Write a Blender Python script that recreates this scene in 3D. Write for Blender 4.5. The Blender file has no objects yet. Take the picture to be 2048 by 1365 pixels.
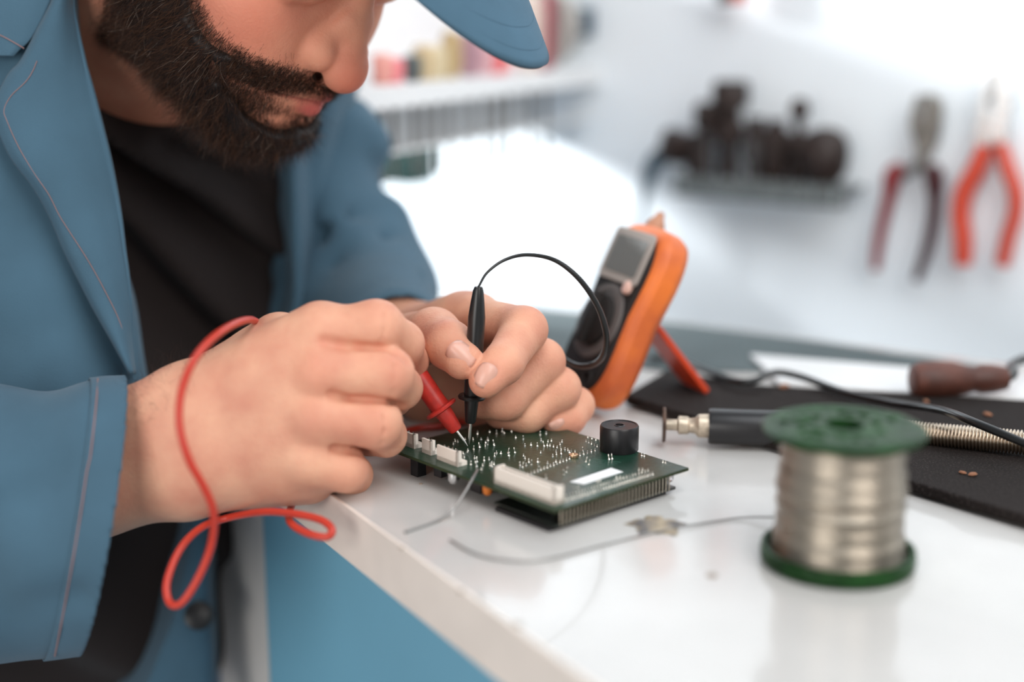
import bpy, bmesh, math, random
import numpy as np
from mathutils import Vector, Matrix, noise as mnoise

# ---------------------------------------------------------------- camera, light, exposure
T = 0.78                       # height of the bench top above the floor
CAMH = 0.24                    # camera above the bench top
FPX = 2844.4                   # 50 mm lens on a 36 mm sensor, 2048 px wide
PITCH = math.radians(13.3)
SP, CP = math.sin(PITCH), math.cos(PITCH)
S = bpy.context.scene
cam_d = bpy.data.cameras.new('camera'); cam = bpy.data.objects.new('camera', cam_d)
S.collection.objects.link(cam); S.camera = cam
cam.location = (0, 0, T + CAMH); cam.rotation_euler = (math.pi/2 - PITCH, 0, 0)
cam_d.lens = 50; cam_d.sensor_width = 36; cam_d.clip_start = .01
cam_d.dof.use_dof = True; cam_d.dof.focus_distance = 0.745; cam_d.dof.aperture_fstop = 1.9
S.view_settings.view_transform = 'Standard'; S.view_settings.look = 'None'
S.view_settings.gamma = 1; S.view_settings.exposure = 0.0
w = bpy.data.worlds.new('world'); S.world = w; w.use_nodes = True
w.node_tree.nodes['Background'].inputs[0].default_value = (.80, .90, 1.0, 1)
w.node_tree.nodes['Background'].inputs[1].default_value = 0.30

def area(name, loc, target, size, power, col, size_y=None):
    l = bpy.data.lights.new(name, 'AREA'); l.energy = power; l.color = col
    l.shape = 'RECTANGLE'; l.size = size; l.size_y = size_y or size
    o = bpy.data.objects.new(name, l); S.collection.objects.link(o)
    o.location = loc
    o.rotation_euler = (Vector(target) - Vector(loc)).to_track_quat('-Z', 'Y').to_euler()
    return o
# daylight from a window on the left beyond the man, rakes along the tool wall
area('window_light', (-1.05, 1.62, T+.55), (.35, 1.22, T+.12), .20, 50, (.95, .98, 1.0))
# broad fill added at the right front to brighten the skin
area('front_fill_light', (1.0, -.9, T+1.25), (-.1, .8, T), 1.2, 21, (1.0, .95, .9))
# unseen lamp added overhead to brighten the tool wall evenly
area('wall_fill_light', (.35, .30, T+1.3), (.15, 1.35, T+.10), 1.0, 13, (.93, .97, 1.0))
# low fill added at the left front for the blue panel and jacket
area('left_fill_light', (-1.0, -.8, T+.35), (-.2, .75, T-.1), 1.1, 19, (1.0, .97, .93))

# ---------------------------------------------------------------- helpers
def ray(x, y):
    a = (x-1024)/FPX; b = -(y-682.5)/FPX
    return Vector((a, CP + b*SP, -SP + b*CP))
def at(x, y, d): return Vector((0, 0, T+CAMH)) + ray(x, y)*d
def onz(x, y, z=0.0):
    r = ray(x, y); return Vector((0, 0, T+CAMH)) + r*((z-CAMH)/r.z)

def link(o, parent=None):
    S.collection.objects.link(o)
    if parent: o.parent = parent
    return o
def tag(o, label=None, cat=None, group=None, kind=None):
    if label: o['label'] = label
    if cat: o['category'] = cat
    if group: o['group'] = group
    if kind: o['kind'] = kind
    return o
def thing(name, label, cat, loc=(0,0,0), rot=None, group=None):
    o = bpy.data.objects.new(name, None); o.empty_display_size = .01
    o.location = loc
    if rot is not None:
        o.rotation_mode = 'QUATERNION'; o.rotation_quaternion = rot
    link(o); tag(o, label, cat, group); return o

def mat(name, col, rough=.5, metal=0., var=.0, vscale=40., bump=0., bscale=200., col2=None, spec=.5,
        trans=0., sss=0., sheen=0., coat=0., detail=4, vpos=(.35,.65), ior=1.45, alpha=1.):
    m = bpy.data.materials.new(name); m.use_nodes = True
    nt = m.node_tree; b = nt.nodes['Principled BSDF']
    c = (*col, 1)
    b.inputs['Base Color'].default_value = c
    b.inputs['Roughness'].default_value = rough; b.inputs['Metallic'].default_value = metal
    b.inputs['Specular IOR Level'].default_value = spec
    b.inputs['Transmission Weight'].default_value = trans
    b.inputs['Coat Weight'].default_value = coat
    b.inputs['Sheen Weight'].default_value = sheen
    b.inputs['IOR'].default_value = ior
    if sss:
        b.inputs['Subsurface Weight'].default_value = sss
        b.inputs['Subsurface Radius'].default_value = (1.0, .35, .2)
        b.inputs['Subsurface Scale'].default_value = .004
    tc = nt.nodes.new('ShaderNodeTexCoord')
    if var or col2:
        n = nt.nodes.new('ShaderNodeTexNoise'); n.inputs['Scale'].default_value = vscale; n.inputs['Detail'].default_value = detail
        r = nt.nodes.new('ShaderNodeValToRGB')
        c2 = (*col2, 1) if col2 else (*[max(0, v*(1-var)) for v in col], 1)
        r.color_ramp.elements[0].position = vpos[0]; r.color_ramp.elements[1].position = vpos[1]
        r.color_ramp.elements[0].color = c2; r.color_ramp.elements[1].color = c
        nt.links.new(tc.outputs['Object'], n.inputs['Vector'])
        nt.links.new(n.outputs['Fac'], r.inputs['Fac']); nt.links.new(r.outputs['Color'], b.inputs['Base Color'])
    if bump:
        n = nt.nodes.new('ShaderNodeTexNoise'); n.inputs['Scale'].default_value = bscale; n.inputs['Detail'].default_value = 3
        bp = nt.nodes.new('ShaderNodeBump'); bp.inputs['Strength'].default_value = bump; bp.inputs['Distance'].default_value = .001
        nt.links.new(tc.outputs['Object'], n.inputs['Vector'])
        nt.links.new(n.outputs['Fac'], bp.inputs['Height']); nt.links.new(bp.outputs['Normal'], b.inputs['Normal'])
    return m

def mesh_obj(name, V, F, m=None, parent=None, smooth=True):
    me = bpy.data.meshes.new(name)
    me.from_pydata([tuple(v) for v in V], [], [tuple(int(i) for i in f) for f in F]); me.update()
    if smooth: me.polygons.foreach_set('use_smooth', [True]*len(me.polygons))
    if m:
        for mm in (m if isinstance(m, (list, tuple)) else [m]): me.materials.append(mm)
    return link(bpy.data.objects.new(name, me), parent)

class MB:
    """collects shapes for one mesh"""
    def __init__(s): s.V = []; s.F = []
    def add(s, V, F):
        n = len(s.V); s.V += [Vector(v) for v in V]; s.F += [tuple(i+n for i in f) for f in F]; return s
    def box(s, a, b, bev=0.):
        (x0,y0,z0),(x1,y1,z1) = a, b
        if bev <= 0:
            V = [(x,y,z) for x in (x0,x1) for y in (y0,y1) for z in (z0,z1)]
            return s.add(V, [(0,1,3,2),(4,6,7,5),(0,4,5,1),(2,3,7,6),(0,2,6,4),(1,5,7,3)])
        bm = bmesh.new(); bmesh.ops.create_cube(bm, size=1)
        for v in bm.verts: v.co = Vector(((x0+x1)/2+v.co.x*(x1-x0), (y0+y1)/2+v.co.y*(y1-y0), (z0+z1)/2+v.co.z*(z1-z0)))
        bmesh.ops.bevel(bm, geom=bm.edges[:], offset=bev, segments=2, profile=.6, affect='EDGES')
        bm.verts.index_update()
        s.add([v.co.copy() for v in bm.verts], [[v.index for v in f.verts] for f in bm.faces]); bm.free(); return s
    def lathe(s, prof, M=None, n=32, cap=True):
        M = M or Matrix.Identity(4); V = []; F = []
        for (r, z) in prof:
            for k in range(n):
                a = 2*math.pi*k/n; V.append(M @ Vector((r*math.cos(a), r*math.sin(a), z)))
        for i in range(len(prof)-1):
            for k in range(n):
                k2 = (k+1) % n; F.append((i*n+k, i*n+k2, (i+1)*n+k2, (i+1)*n+k))
        if cap:
            F.append(tuple(range(n))[::-1]); F.append(tuple((len(prof)-1)*n+k for k in range(n)))
        return s.add(V, F)
    def tube(s, pts, rad, n=10, sub=6, closed=False, flat=None):
        P = crv([Vector(p) for p in pts], sub) if sub > 1 else [Vector(p) for p in pts]
        if isinstance(rad, (int, float)): R = [rad]*len(P)
        else:
            R = [np.interp(i/(len(P)-1), np.linspace(0, 1, len(rad)), rad) for i in range(len(P))]
        V = []; F = []; up = Vector((0.13, .21, .97))
        t0 = (P[1]-P[0]).normalized(); nrm = t0.cross(up).normalized()
        for i, p in enumerate(P):
            t = (P[min(i+1, len(P)-1)] - P[max(i-1, 0)]).normalized()
            nrm = (nrm - t*nrm.dot(t)).normalized(); bn = t.cross(nrm)
            for k in range(n):
                a = 2*math.pi*k/n; V.append(p + (nrm*math.cos(a) + bn*math.sin(a)*(flat or 1.))*R[i])
        for i in range(len(P)-1):
            for k in range(n):
                k2 = (k+1) % n; F.append((i*n+k, i*n+k2, (i+1)*n+k2, (i+1)*n+k))
        F.append(tuple(range(n))[::-1]); F.append(tuple((len(P)-1)*n+k for k in range(n)))
        return s.add(V, F)
    def prism(s, poly, z0, z1, M=None):
        M = M or Matrix.Identity(4); n = len(poly)
        V = [M @ Vector((x, y, z0)) for x, y in poly] + [M @ Vector((x, y, z1)) for x, y in poly]
        F = [tuple(range(n))[::-1], tuple(range(n, 2*n))] + [(i, (i+1) % n, n+(i+1) % n, n+i) for i in range(n)]
        return s.add(V, F)
    def build(s, name, m, parent=None, smooth=True, bevel=0., auto=40):
        o = mesh_obj(name, s.V, s.F, m, parent, False)
        bm = bmesh.new(); bm.from_mesh(o.data); bmesh.ops.recalc_face_normals(bm, faces=bm.faces[:])
        if smooth:
            for f in bm.faces: f.smooth = True
            for e in bm.edges:
                if len(e.link_faces) == 2 and e.calc_face_angle(0) > math.radians(auto): e.smooth = False
        bm.to_mesh(o.data); bm.free()
        if bevel:
            md = o.modifiers.new('bevel', 'BEVEL'); md.width = bevel; md.segments = 2; md.limit_method = 'ANGLE'
        return o

def crv(P, sub):
    """Catmull-Rom through the points"""
    out = []
    for i in range(len(P)-1):
        p0 = P[i-1] if i else P[0]*2-P[1]; p1 = P[i]; p2 = P[i+1]; p3 = P[i+2] if i+2 < len(P) else P[-1]*2-P[-2]
        for k in range(sub):
            t = k/sub
            out.append(.5*((2*p1)+(p2-p0)*t+(2*p0-5*p1+4*p2-p3)*t*t+(3*p1-p0-3*p2+p3)*t**3))
    out.append(P[-1].copy()); return out

def frame(origin, zdir, xhint=(1,0,0)):
    z = Vector(zdir).normalized(); x = Vector(xhint); x = (x - z*x.dot(z)).normalized(); y = z.cross(x)
    M = Matrix((x, y, z)).transposed().to_4x4(); M.translation = Vector(origin); return M
def rounded(w2, h2, r, n=6, cx=0, cy=0):
    P = []
    for sx, sy, a0 in ((1,1,0),(-1,1,90),(-1,-1,180),(1,-1,270)):
        for k in range(n+1):
            a = math.radians(a0+90*k/n); P.append((cx+sx*(w2-r)+r*math.cos(a), cy+sy*(h2-r)+r*math.sin(a)))
    return P

# ---------------------------------------------------------------- the room
M_wall = mat('wall_paint', (.90,.95,.985), .6, var=.02, vscale=3)
M_floor = mat('floor_vinyl', (.30,.31,.33), .5, var=.15, vscale=6)
WT = Vector((.827,-.562,0)).normalized(); WN = Vector((-WT.y*-1, -WT.x, 0)); WN = Vector((-.562,-.827,0)).normalized()
W0 = Vector((.39,1.2,0))
WROT = Matrix((WT, -WN, Vector((0,0,1)))).transposed().to_quaternion()
def wl(x, y, off=0.):
    """where the view line meets a plane in front of the tool wall, as wall x and height"""
    r = ray(x, y); o = Vector((0,0,T+CAMH)); d = (W0+WN*off-o).dot(WN)/r.dot(WN); p = o+r*d
    return (p-W0).dot(WT), p.z
def wall_slab(name, p, q, h, th):
    p = Vector(p); q = Vector(q); t = (q-p).normalized(); n = Vector((-t.y, t.x, 0))*th
    b = MB().prism([(p.x,p.y),(q.x,q.y),(q.x+n.x,q.y+n.y),(p.x+n.x,p.y+n.y)], 0, h)
    return tag(b.build(name, M_wall, smooth=False), kind='structure')
wall_slab('wall_back', W0+WT*1.6, W0-WT*2.6, 2.4, -.1)
tag(MB().box((-3,-2,-.05),(3.2,3.6,0)).build('floor', M_floor, smooth=False), kind='structure')

# ---------------------------------------------------------------- the workbench
M_top = mat('bench_laminate', (.60,.58,.56), .16, var=.10, vscale=9, col2=(.52,.50,.48), bump=.03, bscale=60, coat=.2)
M_edge = mat('edge_banding', (.86,.76,.68), .45, var=.08, vscale=30, bump=.05)
M_blue = mat('blue_panel_paint', (.19,.44,.59), .4, var=.08, vscale=4)
M_post = mat('beige_post_paint', (.70,.67,.64), .5, var=.08, vscale=12)
bench = thing('workbench', 'white laminate workbench with a cream edge strip, beige leg and blue side panel', 'workbench', (0,0,0))
e0 = onz(1184,1365); e1 = onz(676,998); ed = (e1-e0).normalized(); en = Vector((ed.y,-ed.x,0))
FN = e0 - ed*.75; FF = e1 + ed*.205
far_l = onz(870,583); far_r = onz(2048,732); fd = (far_r-far_l).normalized()
poly = [FN, FN+Vector((1.1,-.05,0)), far_r+fd*.62, far_l-fd*.02, FF]
TH = .028
mb = MB().prism([(p.x,p.y) for p in poly], T-TH, T); mb.build('tabletop', M_top, bench, smooth=False)
q = en*-.0016
MB().prism([((FN).x,(FN).y),(FF.x,FF.y),(FF+q).to_tuple()[:2],(FN+q).to_tuple()[:2]], T-TH, T+.0004).build('edge_strip', M_edge, bench, smooth=False)
def front(px, t_in=.02):
    """point under the bench front at the given pixel column, set back t_in"""
    r = ray(px,1150); o = Vector((0,0,0)); base = e0+en*t_in
    # solve o + r*s on the line base + ed*k (plan view)
    A = np.array([[r.x,-ed.x],[r.y,-ed.y]]); sk = np.linalg.solve(A, np.array([base.x,base.y])); return base+ed*float(sk[1])
a = front(531); b = FN + en*.02 + ed*.05
MB().prism([(a.x,a.y),(b.x,b.y),((b+en*.018).x,(b+en*.018).y),((a+en*.018).x,(a+en*.018).y)], .10, T-TH-.001).build('side_panel', M_blue, bench, smooth=False)
a2 = front(430)
def leg(p, q_, th=.09):
    MB().prism([(p.x,p.y),(q_.x,q_.y),((q_+en*th).x,(q_+en*th).y),((p+en*th).x,(p+en*th).y)], 0, T-TH-.001).build('leg', M_post, bench, smooth=False)
leg(a2, a+ed*.002)
bl = far_l+Vector((.06,-.06,0)); br = far_r+fd*.5-Vector((0,.1,0)); fr = FN+Vector((1.0,0,0))
for p in (bl, br, fr):
    MB().box((p.x-.04,p.y-.04,0),(p.x+.04,p.y+.04,T-TH-.001)).build('leg', M_post, bench, smooth=False)

# sheets and mats lying on the bench
M_grey = mat('grey_sheet', (.11,.135,.14), .6, var=.15, vscale=14, spec=.15)
M_mat = mat('rubber_mat', (.060,.050,.045), .8, var=.0, vscale=900, col2=(.016,.012,.011), bump=.6, bscale=900, vpos=(.55,.70), spec=.15)
M_white = mat('white_strip', (.80,.80,.80), .3)
def sheet(name, pix, z0, th, m, label, cat, ext=()):
    P = [onz(x,y,z0+th)+Vector((0,0,-T)) for x,y in pix] + [Vector(p) for p in ext]
    o = MB().prism([(p.x,p.y) for p in P], T+z0, T+z0+th).build(name, m, smooth=False, bevel=th*.25)
    return tag(o, label, cat)
sheet('grey_sheet', [(905,594),(1380,650),(1640,684),(1990,735),(1840,745),(1560,742),(1330,740),(1130,715)], 0, .0015, M_grey,
      'thin grey sheet covering the back of the bench below the tool wall', 'sheet')
sheet('rubber_mat', [(1250,790),(1400,836),(1820,962),(2048,1030),(2500,1170),(2500,830),(2048,800),(1820,786),(1500,768),(1335,738)], .0016, .0062, M_mat,
      'dark speckled rubber mat on the right of the bench with crumbs on it', 'mat')
sheet('white_strip', [(1500,708),(1830,735),(2100,752),(2100,797),(1830,784),(1560,764)], .0016, .003, M_white,
      'blurred white plastic strip lying between the grey sheet and the rubber mat', 'strip')
# ---------------------------------------------------------------- circuit board
rnd = random.Random(5)
M_pcb = mat('green_solder_mask', (.010,.045,.026), .30, var=.35, vscale=60, bump=.25, bscale=500, coat=.15)
M_pcbedge = mat('board_edge', (.035,.045,.020), .7, spec=.2)
M_conn = mat('cream_nylon', (.80,.72,.64), .5)
M_pin = mat('tinned_pin', (.75,.72,.66), .3, metal=1)
M_blackpl = mat('black_plastic', (.014,.013,.014), .35, bump=.05)
M_label = mat('white_label', (.80,.80,.80), .45)
M_trace = mat('trace_line', (.03,.11,.08), .3, coat=.5)
BZ = .0130
oB, oA, oC = onz(1109,1021,BZ), onz(782,895,BZ), onz(1377,936,BZ)
ex = (oC-oB).normalized(); ey = Vector((0,0,1)).cross(ex)
LX, LY = (oC-oB).length, (oA-oB).length
Mb = Matrix((ex, ey, Vector((0,0,1)))).transposed()
board = thing('circuit_board', 'green circuit board full of solder joints and white connectors, under the two probes', 'circuit board', (oB.x,oB.y,T), Mb.to_quaternion())
def pc(x, y, z=BZ):
    p = onz(x,y,z)-Vector((oB.x,oB.y,0)); return p.dot(ex), p.dot(ey)
MB().box((0,0,BZ-.0016),(LX,LY,BZ)).build('board', M_pcb, board, smooth=False)
MB().box((-.0001,-.0001,BZ-.0014),(LX+.0001,LY+.0001,BZ-.0002)).build('board_edge', M_pcbedge, board, smooth=False)
# buzzer
bx, by = pc(1238,900)
bz = MB().lathe([(.0099,BZ),(.0102,BZ+.0006),(.0102,BZ+.0128),(.0097,BZ+.0137),(.0090,BZ+.0137),(.0088,BZ+.0133),(.0030,BZ+.0133),(.0026,BZ+.0137),(.0022,BZ+.0137),(.0020,BZ+.011),(.0,BZ+.011)], Matrix.Translation((bx,by,0)), 40, cap=False).build('buzzer', M_blackpl, board)
# connectors: floor, tall back wall, pins
def connector(p, q, h, n, back=1, dep=.006, w=.0012, name='connector'):
    P = Vector((*pc(*p),0)); Q = Vector((*pc(*q),0)); d = (Q-P); L = d.length; x = d.normalized(); y = Vector((-x.y,x.x,0))*back
    M = Matrix((x,y,Vector((0,0,1)))).transposed().to_4x4(); M.translation = P
    def bx_(m, a, b):
        V0 = MB().box(a, b); m.add([M@v for v in V0.V], V0.F)
    m = MB(); bx_(m,(0,0,BZ),(L,dep,BZ+.0022)); bx_(m,(0,0,BZ),(L,w,BZ+h)) 
    if n > 5:
        bx_(m,(L-w,0,BZ),(L,dep,BZ+h)); bx_(m,(0,0,BZ),(w,dep,BZ+h)); bx_(m,(.003,dep-w,BZ),(L,dep,BZ+h*.9))
    else:
        bx_(m,(0,0,BZ),(w*1.2,dep*.45,BZ+h))
    c = m.build(name, M_conn, board, smooth=False)
    for i in range(n):
        t = L*(i+.5)/n; k = MB(); bx_(k,(t-.0003,dep*.58-.0003,BZ-.004),(t+.0003,dep*.58+.0003,BZ+h*.95)); k.build('pin', M_pin, c, smooth=False)
connector((1108,1012),(988,967), .0085, 13, -1, .0062)
connector((915,935),(874,919), .0078, 5, -1, .0062)
connector((862,912),(844,905), .0078, 3, -1, .0062)
connector((828,899),(803,889), .0078, 3, -1, .0062)
# white sticker
L4 = [pc(1140,965),(pc(1168,970)),(pc(1246,945)),pc(1222,937)]
MB().prism([(x,y) for x,y in L4], BZ, BZ+.00025).build('sticker', M_label, board, smooth=False)
# solder joints with clipped leads
def joint_mesh(lead, r=.00065, tilt=0):
    m = MB(); m.lathe([(r,0),(r*.8,.0003),(r*.35,.0009),(.0003,.0012),(.0003,lead),(.00012,lead+.0002)], Matrix.Rotation(tilt,4,'X'), 8)
    o = m.build('solder_joint', M_pin, board); return o
protos = [joint_mesh(.0012), joint_mesh(.0020,.0007,.12), joint_mesh(.0028,.0007,-.2), joint_mesh(.0007,.0005)]
spots = []
def row(p, q, n, k=3):
    for i in range(n):
        t = i/(n-1); spots.append((*pc(p[0]+(q[0]-p[0])*t, p[1]+(q[1]-p[1])*t), k))
hand = [(912,905,1),(905,912,0),(926,908,3),(917,921,0),(928,915,1),(935,905,0),(954,925,2),(953,934,2),(968,922,1),(980,932,0),(984,935,2),(949,917,0),(942,930,1),(960,895,0),
 (975,890,2),(962,880,0),(988,890,2),(993,907,0),(1002,908,0),(1016,907,2),(1018,912,1),(1030,906,2),(1047,913,3),(1050,918,3),(1058,926,1),(1063,930,2),(1075,925,1),(1045,935,2),(1052,932,0),(1040,932,1),
 (1078,934,2),(1095,928,0),(1107,930,0),(1112,925,0),(979,865,0),(993,868,1),(1004,864,1),(1031,876,0),(1046,879,1),(1062,891,0),(1075,893,1),(1088,893,2),(1082,882,0),(1103,883,3),(1120,890,3),(1124,885,0),
 (1130,900,0),(1139,906,0),(1122,909,2),(1080,870,1),(1092,868,0),(1058,866,0),(1015,860,0),(1030,858,0),(1045,862,0),(955,866,0),(930,880,0),(946,880,3),(1218,920,2),(1224,919,2),(1172,925,2),(1178,930,2),
 (1283,912,0),(1288,913,0),(1233,957,3),(1240,957,3),(1278,942,3),(1285,941,3),(1195,965,3),(1200,963,3),(1148,977,3),(1156,977,3),(1326,926,3),(1331,927,3),(1166,902,1),(1128,950,2),(1133,945,2),(1092,957,1),(1112,905,0)]
for x, y, k in hand: spots.append((*pc(x,y), k))
row((1056,951),(1152,914),16,0); row((1152,914),(1190,902),6,0); row((1100,893),(1150,905),8,3); row((1172,884),(1200,897),6,3); row((1176,876),(1200,884),4,3)
row((1130,1003),(1305,950),34,0); row((1118,998),(1296,943),30,3)
for i in range(26): spots.append((rnd.uniform(.01,LX-.02), rnd.uniform(.055,LY-.006), rnd.choice([0,0,1,3])))
nj = 0; rest = MB()
for i, (x, y, k) in enumerate(spots):
    if not (.001 < x < LX-.001 and .001 < y < LY-.001): continue
    rz = rnd.uniform(0, 6.28)
    if nj < 96:
        o = protos[k] if False else protos[k].copy(); o.location = (x,y,BZ); o.rotation_euler = (0,0,rz); link(o, board); nj += 1
    else:
        R = Matrix.Translation((x,y,BZ)) @ Matrix.Rotation(rz,4,'Z')
        me = protos[k].data; rest.add([R@v.co for v in me.vertices], [tuple(p.vertices) for p in me.polygons])
for i,p in enumerate(protos): p.location = (LX*.30+.004*i, LY*.75, BZ)
tag(rest.build('solder_dots', M_pin, board), kind='stuff')
# printed tracks beside the chip footprint
tr = MB()
for i in range(12):
    x0, y0 = pc(1120+i*6, 945-i*2.4); x1, y1 = pc(1165+i*7, 948-i*2.6+6)
    d = Vector((x1-x0,y1-y0,0)).normalized(); n_ = Vector((-d.y,d.x,0))*.00025
    tr.prism([(x0-n_.x,y0-n_.y),(x1-n_.x,y1-n_.y),(x1+n_.x,y1+n_.y),(x0+n_.x,y0+n_.y)], BZ, BZ+.00006)
tr.build('tracks', M_trace, board, smooth=False)
# trimmer screw
sx, sy = pc(1147,915)
MB().lathe([(.0024,BZ),(.0026,BZ+.001),(.0024,BZ+.0016),(.0012,BZ+.0017),(.0009,BZ+.0012),(0,BZ+.0012)], Matrix.Translation((sx,sy,0)), 20, cap=False).build('trimmer', mat('brass',(.62,.42,.26),.35,metal=1), board)
# lower board hanging on a long pin strip
M_low = mat('lower_board', (.012,.016,.012), .3, coat=.3)
lo = MB().box((.004,.003,.0022),(LX-.006,.047,.0036)).build('lower_board', M_low, board, smooth=False)
MB().box((.002,.006,.0),(LX-.010,.044,.0021)).build('display_module', M_blackpl, lo, smooth=False)
MB().box((.006,.0050,.0036),(LX-.010,.0075,BZ-.0022)).build('pin_header_backing', mat('matte_black',(.006,.006,.005),.9,spec=.05), lo, smooth=False)  # header body stretched into a dark plate, imitating shade behind the pins
M_dpin = mat('pin_strip_metal', (.55,.48,.38), .35, metal=1)
for i in range(32):
    x = .007+(LX-.018)*i/31
    MB().box((x-.00032,.0028,.0026),(x+.00032,.0034,BZ-.0012)).build('header_pin', M_dpin, lo, smooth=False)
M_clear = mat('clear_lens', (.9,.92,.93), .08, trans=.9)
def dome(x, y, name, m, r=.0025, h=.006, z=None):
    z = BZ-.0016 if z is None else z
    MB().lathe([(r*1.1,z),(r*1.1,z-.001),(r,z-.001),(r,z-h+r),(r*.8,z-h+r*.4),(r*.4,z-h+.0003),(0,z-h)], Matrix.Translation((x,y,0)), 16, cap=False).build(name, m, board)
dome(LX-.008,.006,'clear_led',M_clear); dome(LX-.012,.012,'clear_led',M_clear)
dome(.004,.052,'orange_led',mat('orange_lens',(.9,.25,.03),.2,trans=.4))
x_,y_ = .004, .078
dome(x_,y_,'capacitor',mat('capacitor_can',(.7,.7,.7),.25,metal=1),.003,.007)
for (x_,y_,w_,h_) in ((.008,.112,.003,BZ-.0016),(.010,.095,.003,.008),(.012,.066,.004,.009),(LX-.012,.110,.004,BZ-.0016)):
    MB().box((x_-w_,y_-w_,BZ-.0016-h_),(x_+w_,y_+w_,BZ-.0016),.0004).build('underside_component', M_blackpl, board, smooth=False)

# stray solder wire leaning on the board edge, and the long one lying on the bench
M_sold = mat('solder_wire_metal', (.30,.29,.28), .45, metal=.8)
def wire(name, P, r, m, label, cat, n=8, sub=6):
    return tag(MB().tube(P, r, n, sub).build(name, m), label, cat)
wire('solder_wire', [onz(955,940,BZ+.0012), onz(945,958,BZ+.0014), onz(925,993,BZ-.004), onz(905,1020,.0040), onz(868,1045,.0008), onz(810,1065,.0008)], .0007, M_sold,
     'short grey solder wire leaning against the front edge of the circuit board', 'wire')
wire('solder_wire', [onz(1548,1035,.004), onz(1480,1036,.0012), onz(1400,1048,.0012), onz(1340,1058,.0014), onz(1240,1082,.0010), onz(1100,1118,.0010), onz(1020,1122,.0010), onz(950,1108,.0010), onz(900,1080,.001)], .0005, M_sold,
     'long thin solder wire running from the spool across the bench in front of the board', 'wire')
# flux blob
bl = MB(); c = onz(1312,1053,0)
rb = [.011*(1+.30*math.sin(5*a*.4+a*3)+.18*math.sin(11*a)) for a in np.linspace(0,6.283,36,endpoint=False)]
prof = [(1.0,.0002),(.8,.0012),(.45,.0016),(.2,.0011)]
V=[];F=[]
for s_,z in prof:
    for k in range(36):
        a=2*math.pi*k/36; rr=(.3*.011+.7*rb[k])*s_*1.1; V.append(c+Vector((rr*math.cos(a),rr*math.sin(a),z)))
for i in range(3):
    for k in range(36): F.append((i*36+k,i*36+(k+1)%36,(i+1)*36+(k+1)%36,(i+1)*36+k))
F.append(tuple(3*36+k for k in range(36)))
tag(bl.add(V,F).build('flux_residue', mat('flux_crust',(.42,.33,.22),.5,col2=(.10,.09,.09),vscale=120,bump=.8,bscale=400)), 'brown burnt blob of flux residue stuck on the bench in front of the board', 'residue')
rc = onz(1874,994,0)
tag(MB().lathe([(.0045,T+.0001),(.0042,T+.0006),(0,T+.0006)], Matrix.Translation((rc.x,rc.y,0)), 20, cap=False).build('rust_spot', mat('rust',(.10,.035,.015),.7)), 'small round rust spot on the bench beside the mat edge', 'stain')
M_chip = mat('chip_stain', (.30,.24,.19), .8)
for (x,y,r_) in ((922,1184,.0016),(1035,1252,.0022),(803,1098,.0012),(842,969,.0010),(1424,1152,.0024)):
    c = onz(x,y,0); MB().lathe([(r_,T+.0001),(r_*.9,T+.0005),(0,T+.0005)], Matrix.Translation((c.x,c.y,0)), 12, cap=False).build('stain', M_chip, bench)
M_crumb = mat('cork_crumb', (.30,.13,.07), .8)
for (x,y,s_,wh) in ((1568,776,.0030,'under the bend of the black cable'),(1975,832,.0026,'near the right edge behind the coil spring'),(1852,806,.0022,'just in front of the wooden handled tool'),(1945,952,.0022,'right of the spool, the right one of two'),(1925,948,.0018,'right of the spool, the left one of two')):
    c = onz(x,y,.0079); m_ = MB(); m_.lathe([(s_*.6,0),(s_,s_*.3),(s_*.7,s_*.7),(s_*.2,s_*.8)], Matrix.Rotation(x,4,'Z')@Matrix.Diagonal((1.3,.7,1,1)), 7)
    o = m_.build('crumb', M_crumb, None, smooth=False); o.location = c; tag(o, 'reddish brown crumb on the mat '+wh, 'crumb', 'crumbs on the rubber mat')

# ---------------------------------------------------------------- solder spool
sc_ = onz(1674,1124,0)
spool = thing('solder_spool', 'solder spool with green plastic flanges and shiny wound wire, standing on the bench', 'spool', sc_)
M_grn = mat('green_plastic', (.014,.058,.014), .36, var=.6, vscale=90, bump=.9, bscale=160, spec=.15)
M_wound = mat('wound_solder', (.38,.33,.27), .34, metal=1)
nt = M_wound.node_tree; wv = nt.nodes.new('ShaderNodeTexWave'); wv.bands_direction='Z'; wv.inputs['Scale'].default_value=420; wv.inputs['Distortion'].default_value=1.2
bp = nt.nodes.new('ShaderNodeBump'); bp.inputs['Strength'].default_value=.35; bp.inputs['Distance'].default_value=.0006
tc = nt.nodes.new('ShaderNodeTexCoord'); nt.links.new(tc.outputs['Object'],wv.inputs[0]); nt.links.new(wv.outputs['Fac'],bp.inputs['Height']); nt.links.new(bp.outputs['Normal'],nt.nodes['Principled BSDF'].inputs['Normal'])
MB().lathe([(.010,0),(.031,0),(.0335,.001),(.034,.004),(.0335,.0075),(.0315,.0078),(.0305,.004),(.010,.004)], None, 64).build('lower_flange', M_grn, spool)
MB().lathe([(.010,.0585),(.031,.0585),(.0345,.0600),(.0350,.0618),(.0335,.0630),(.0290,.0634),(.0275,.0626),(.0130,.0626),(.0115,.0634),(.0085,.0634),(.0080,.055),(.0075,.020),(0,.020)], None, 64, cap=False).build('upper_flange', M_grn, spool)
rs = MB()
for k in range(26):   # moulded lumps of the translucent flange
    a = rnd.uniform(0,6.28); rr = rnd.uniform(.014,.027); s = rnd.uniform(.0012,.0032)
    rs.lathe([(s,0),(s*.8,.0007),(s*.3,.0012),(0,.0012)], Matrix.Translation((rr*math.cos(a),rr*math.sin(a),.0626)), 10, cap=False)
rs.build('flange_pattern', M_grn, spool)
pr = [(.0272,.004)]
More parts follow.
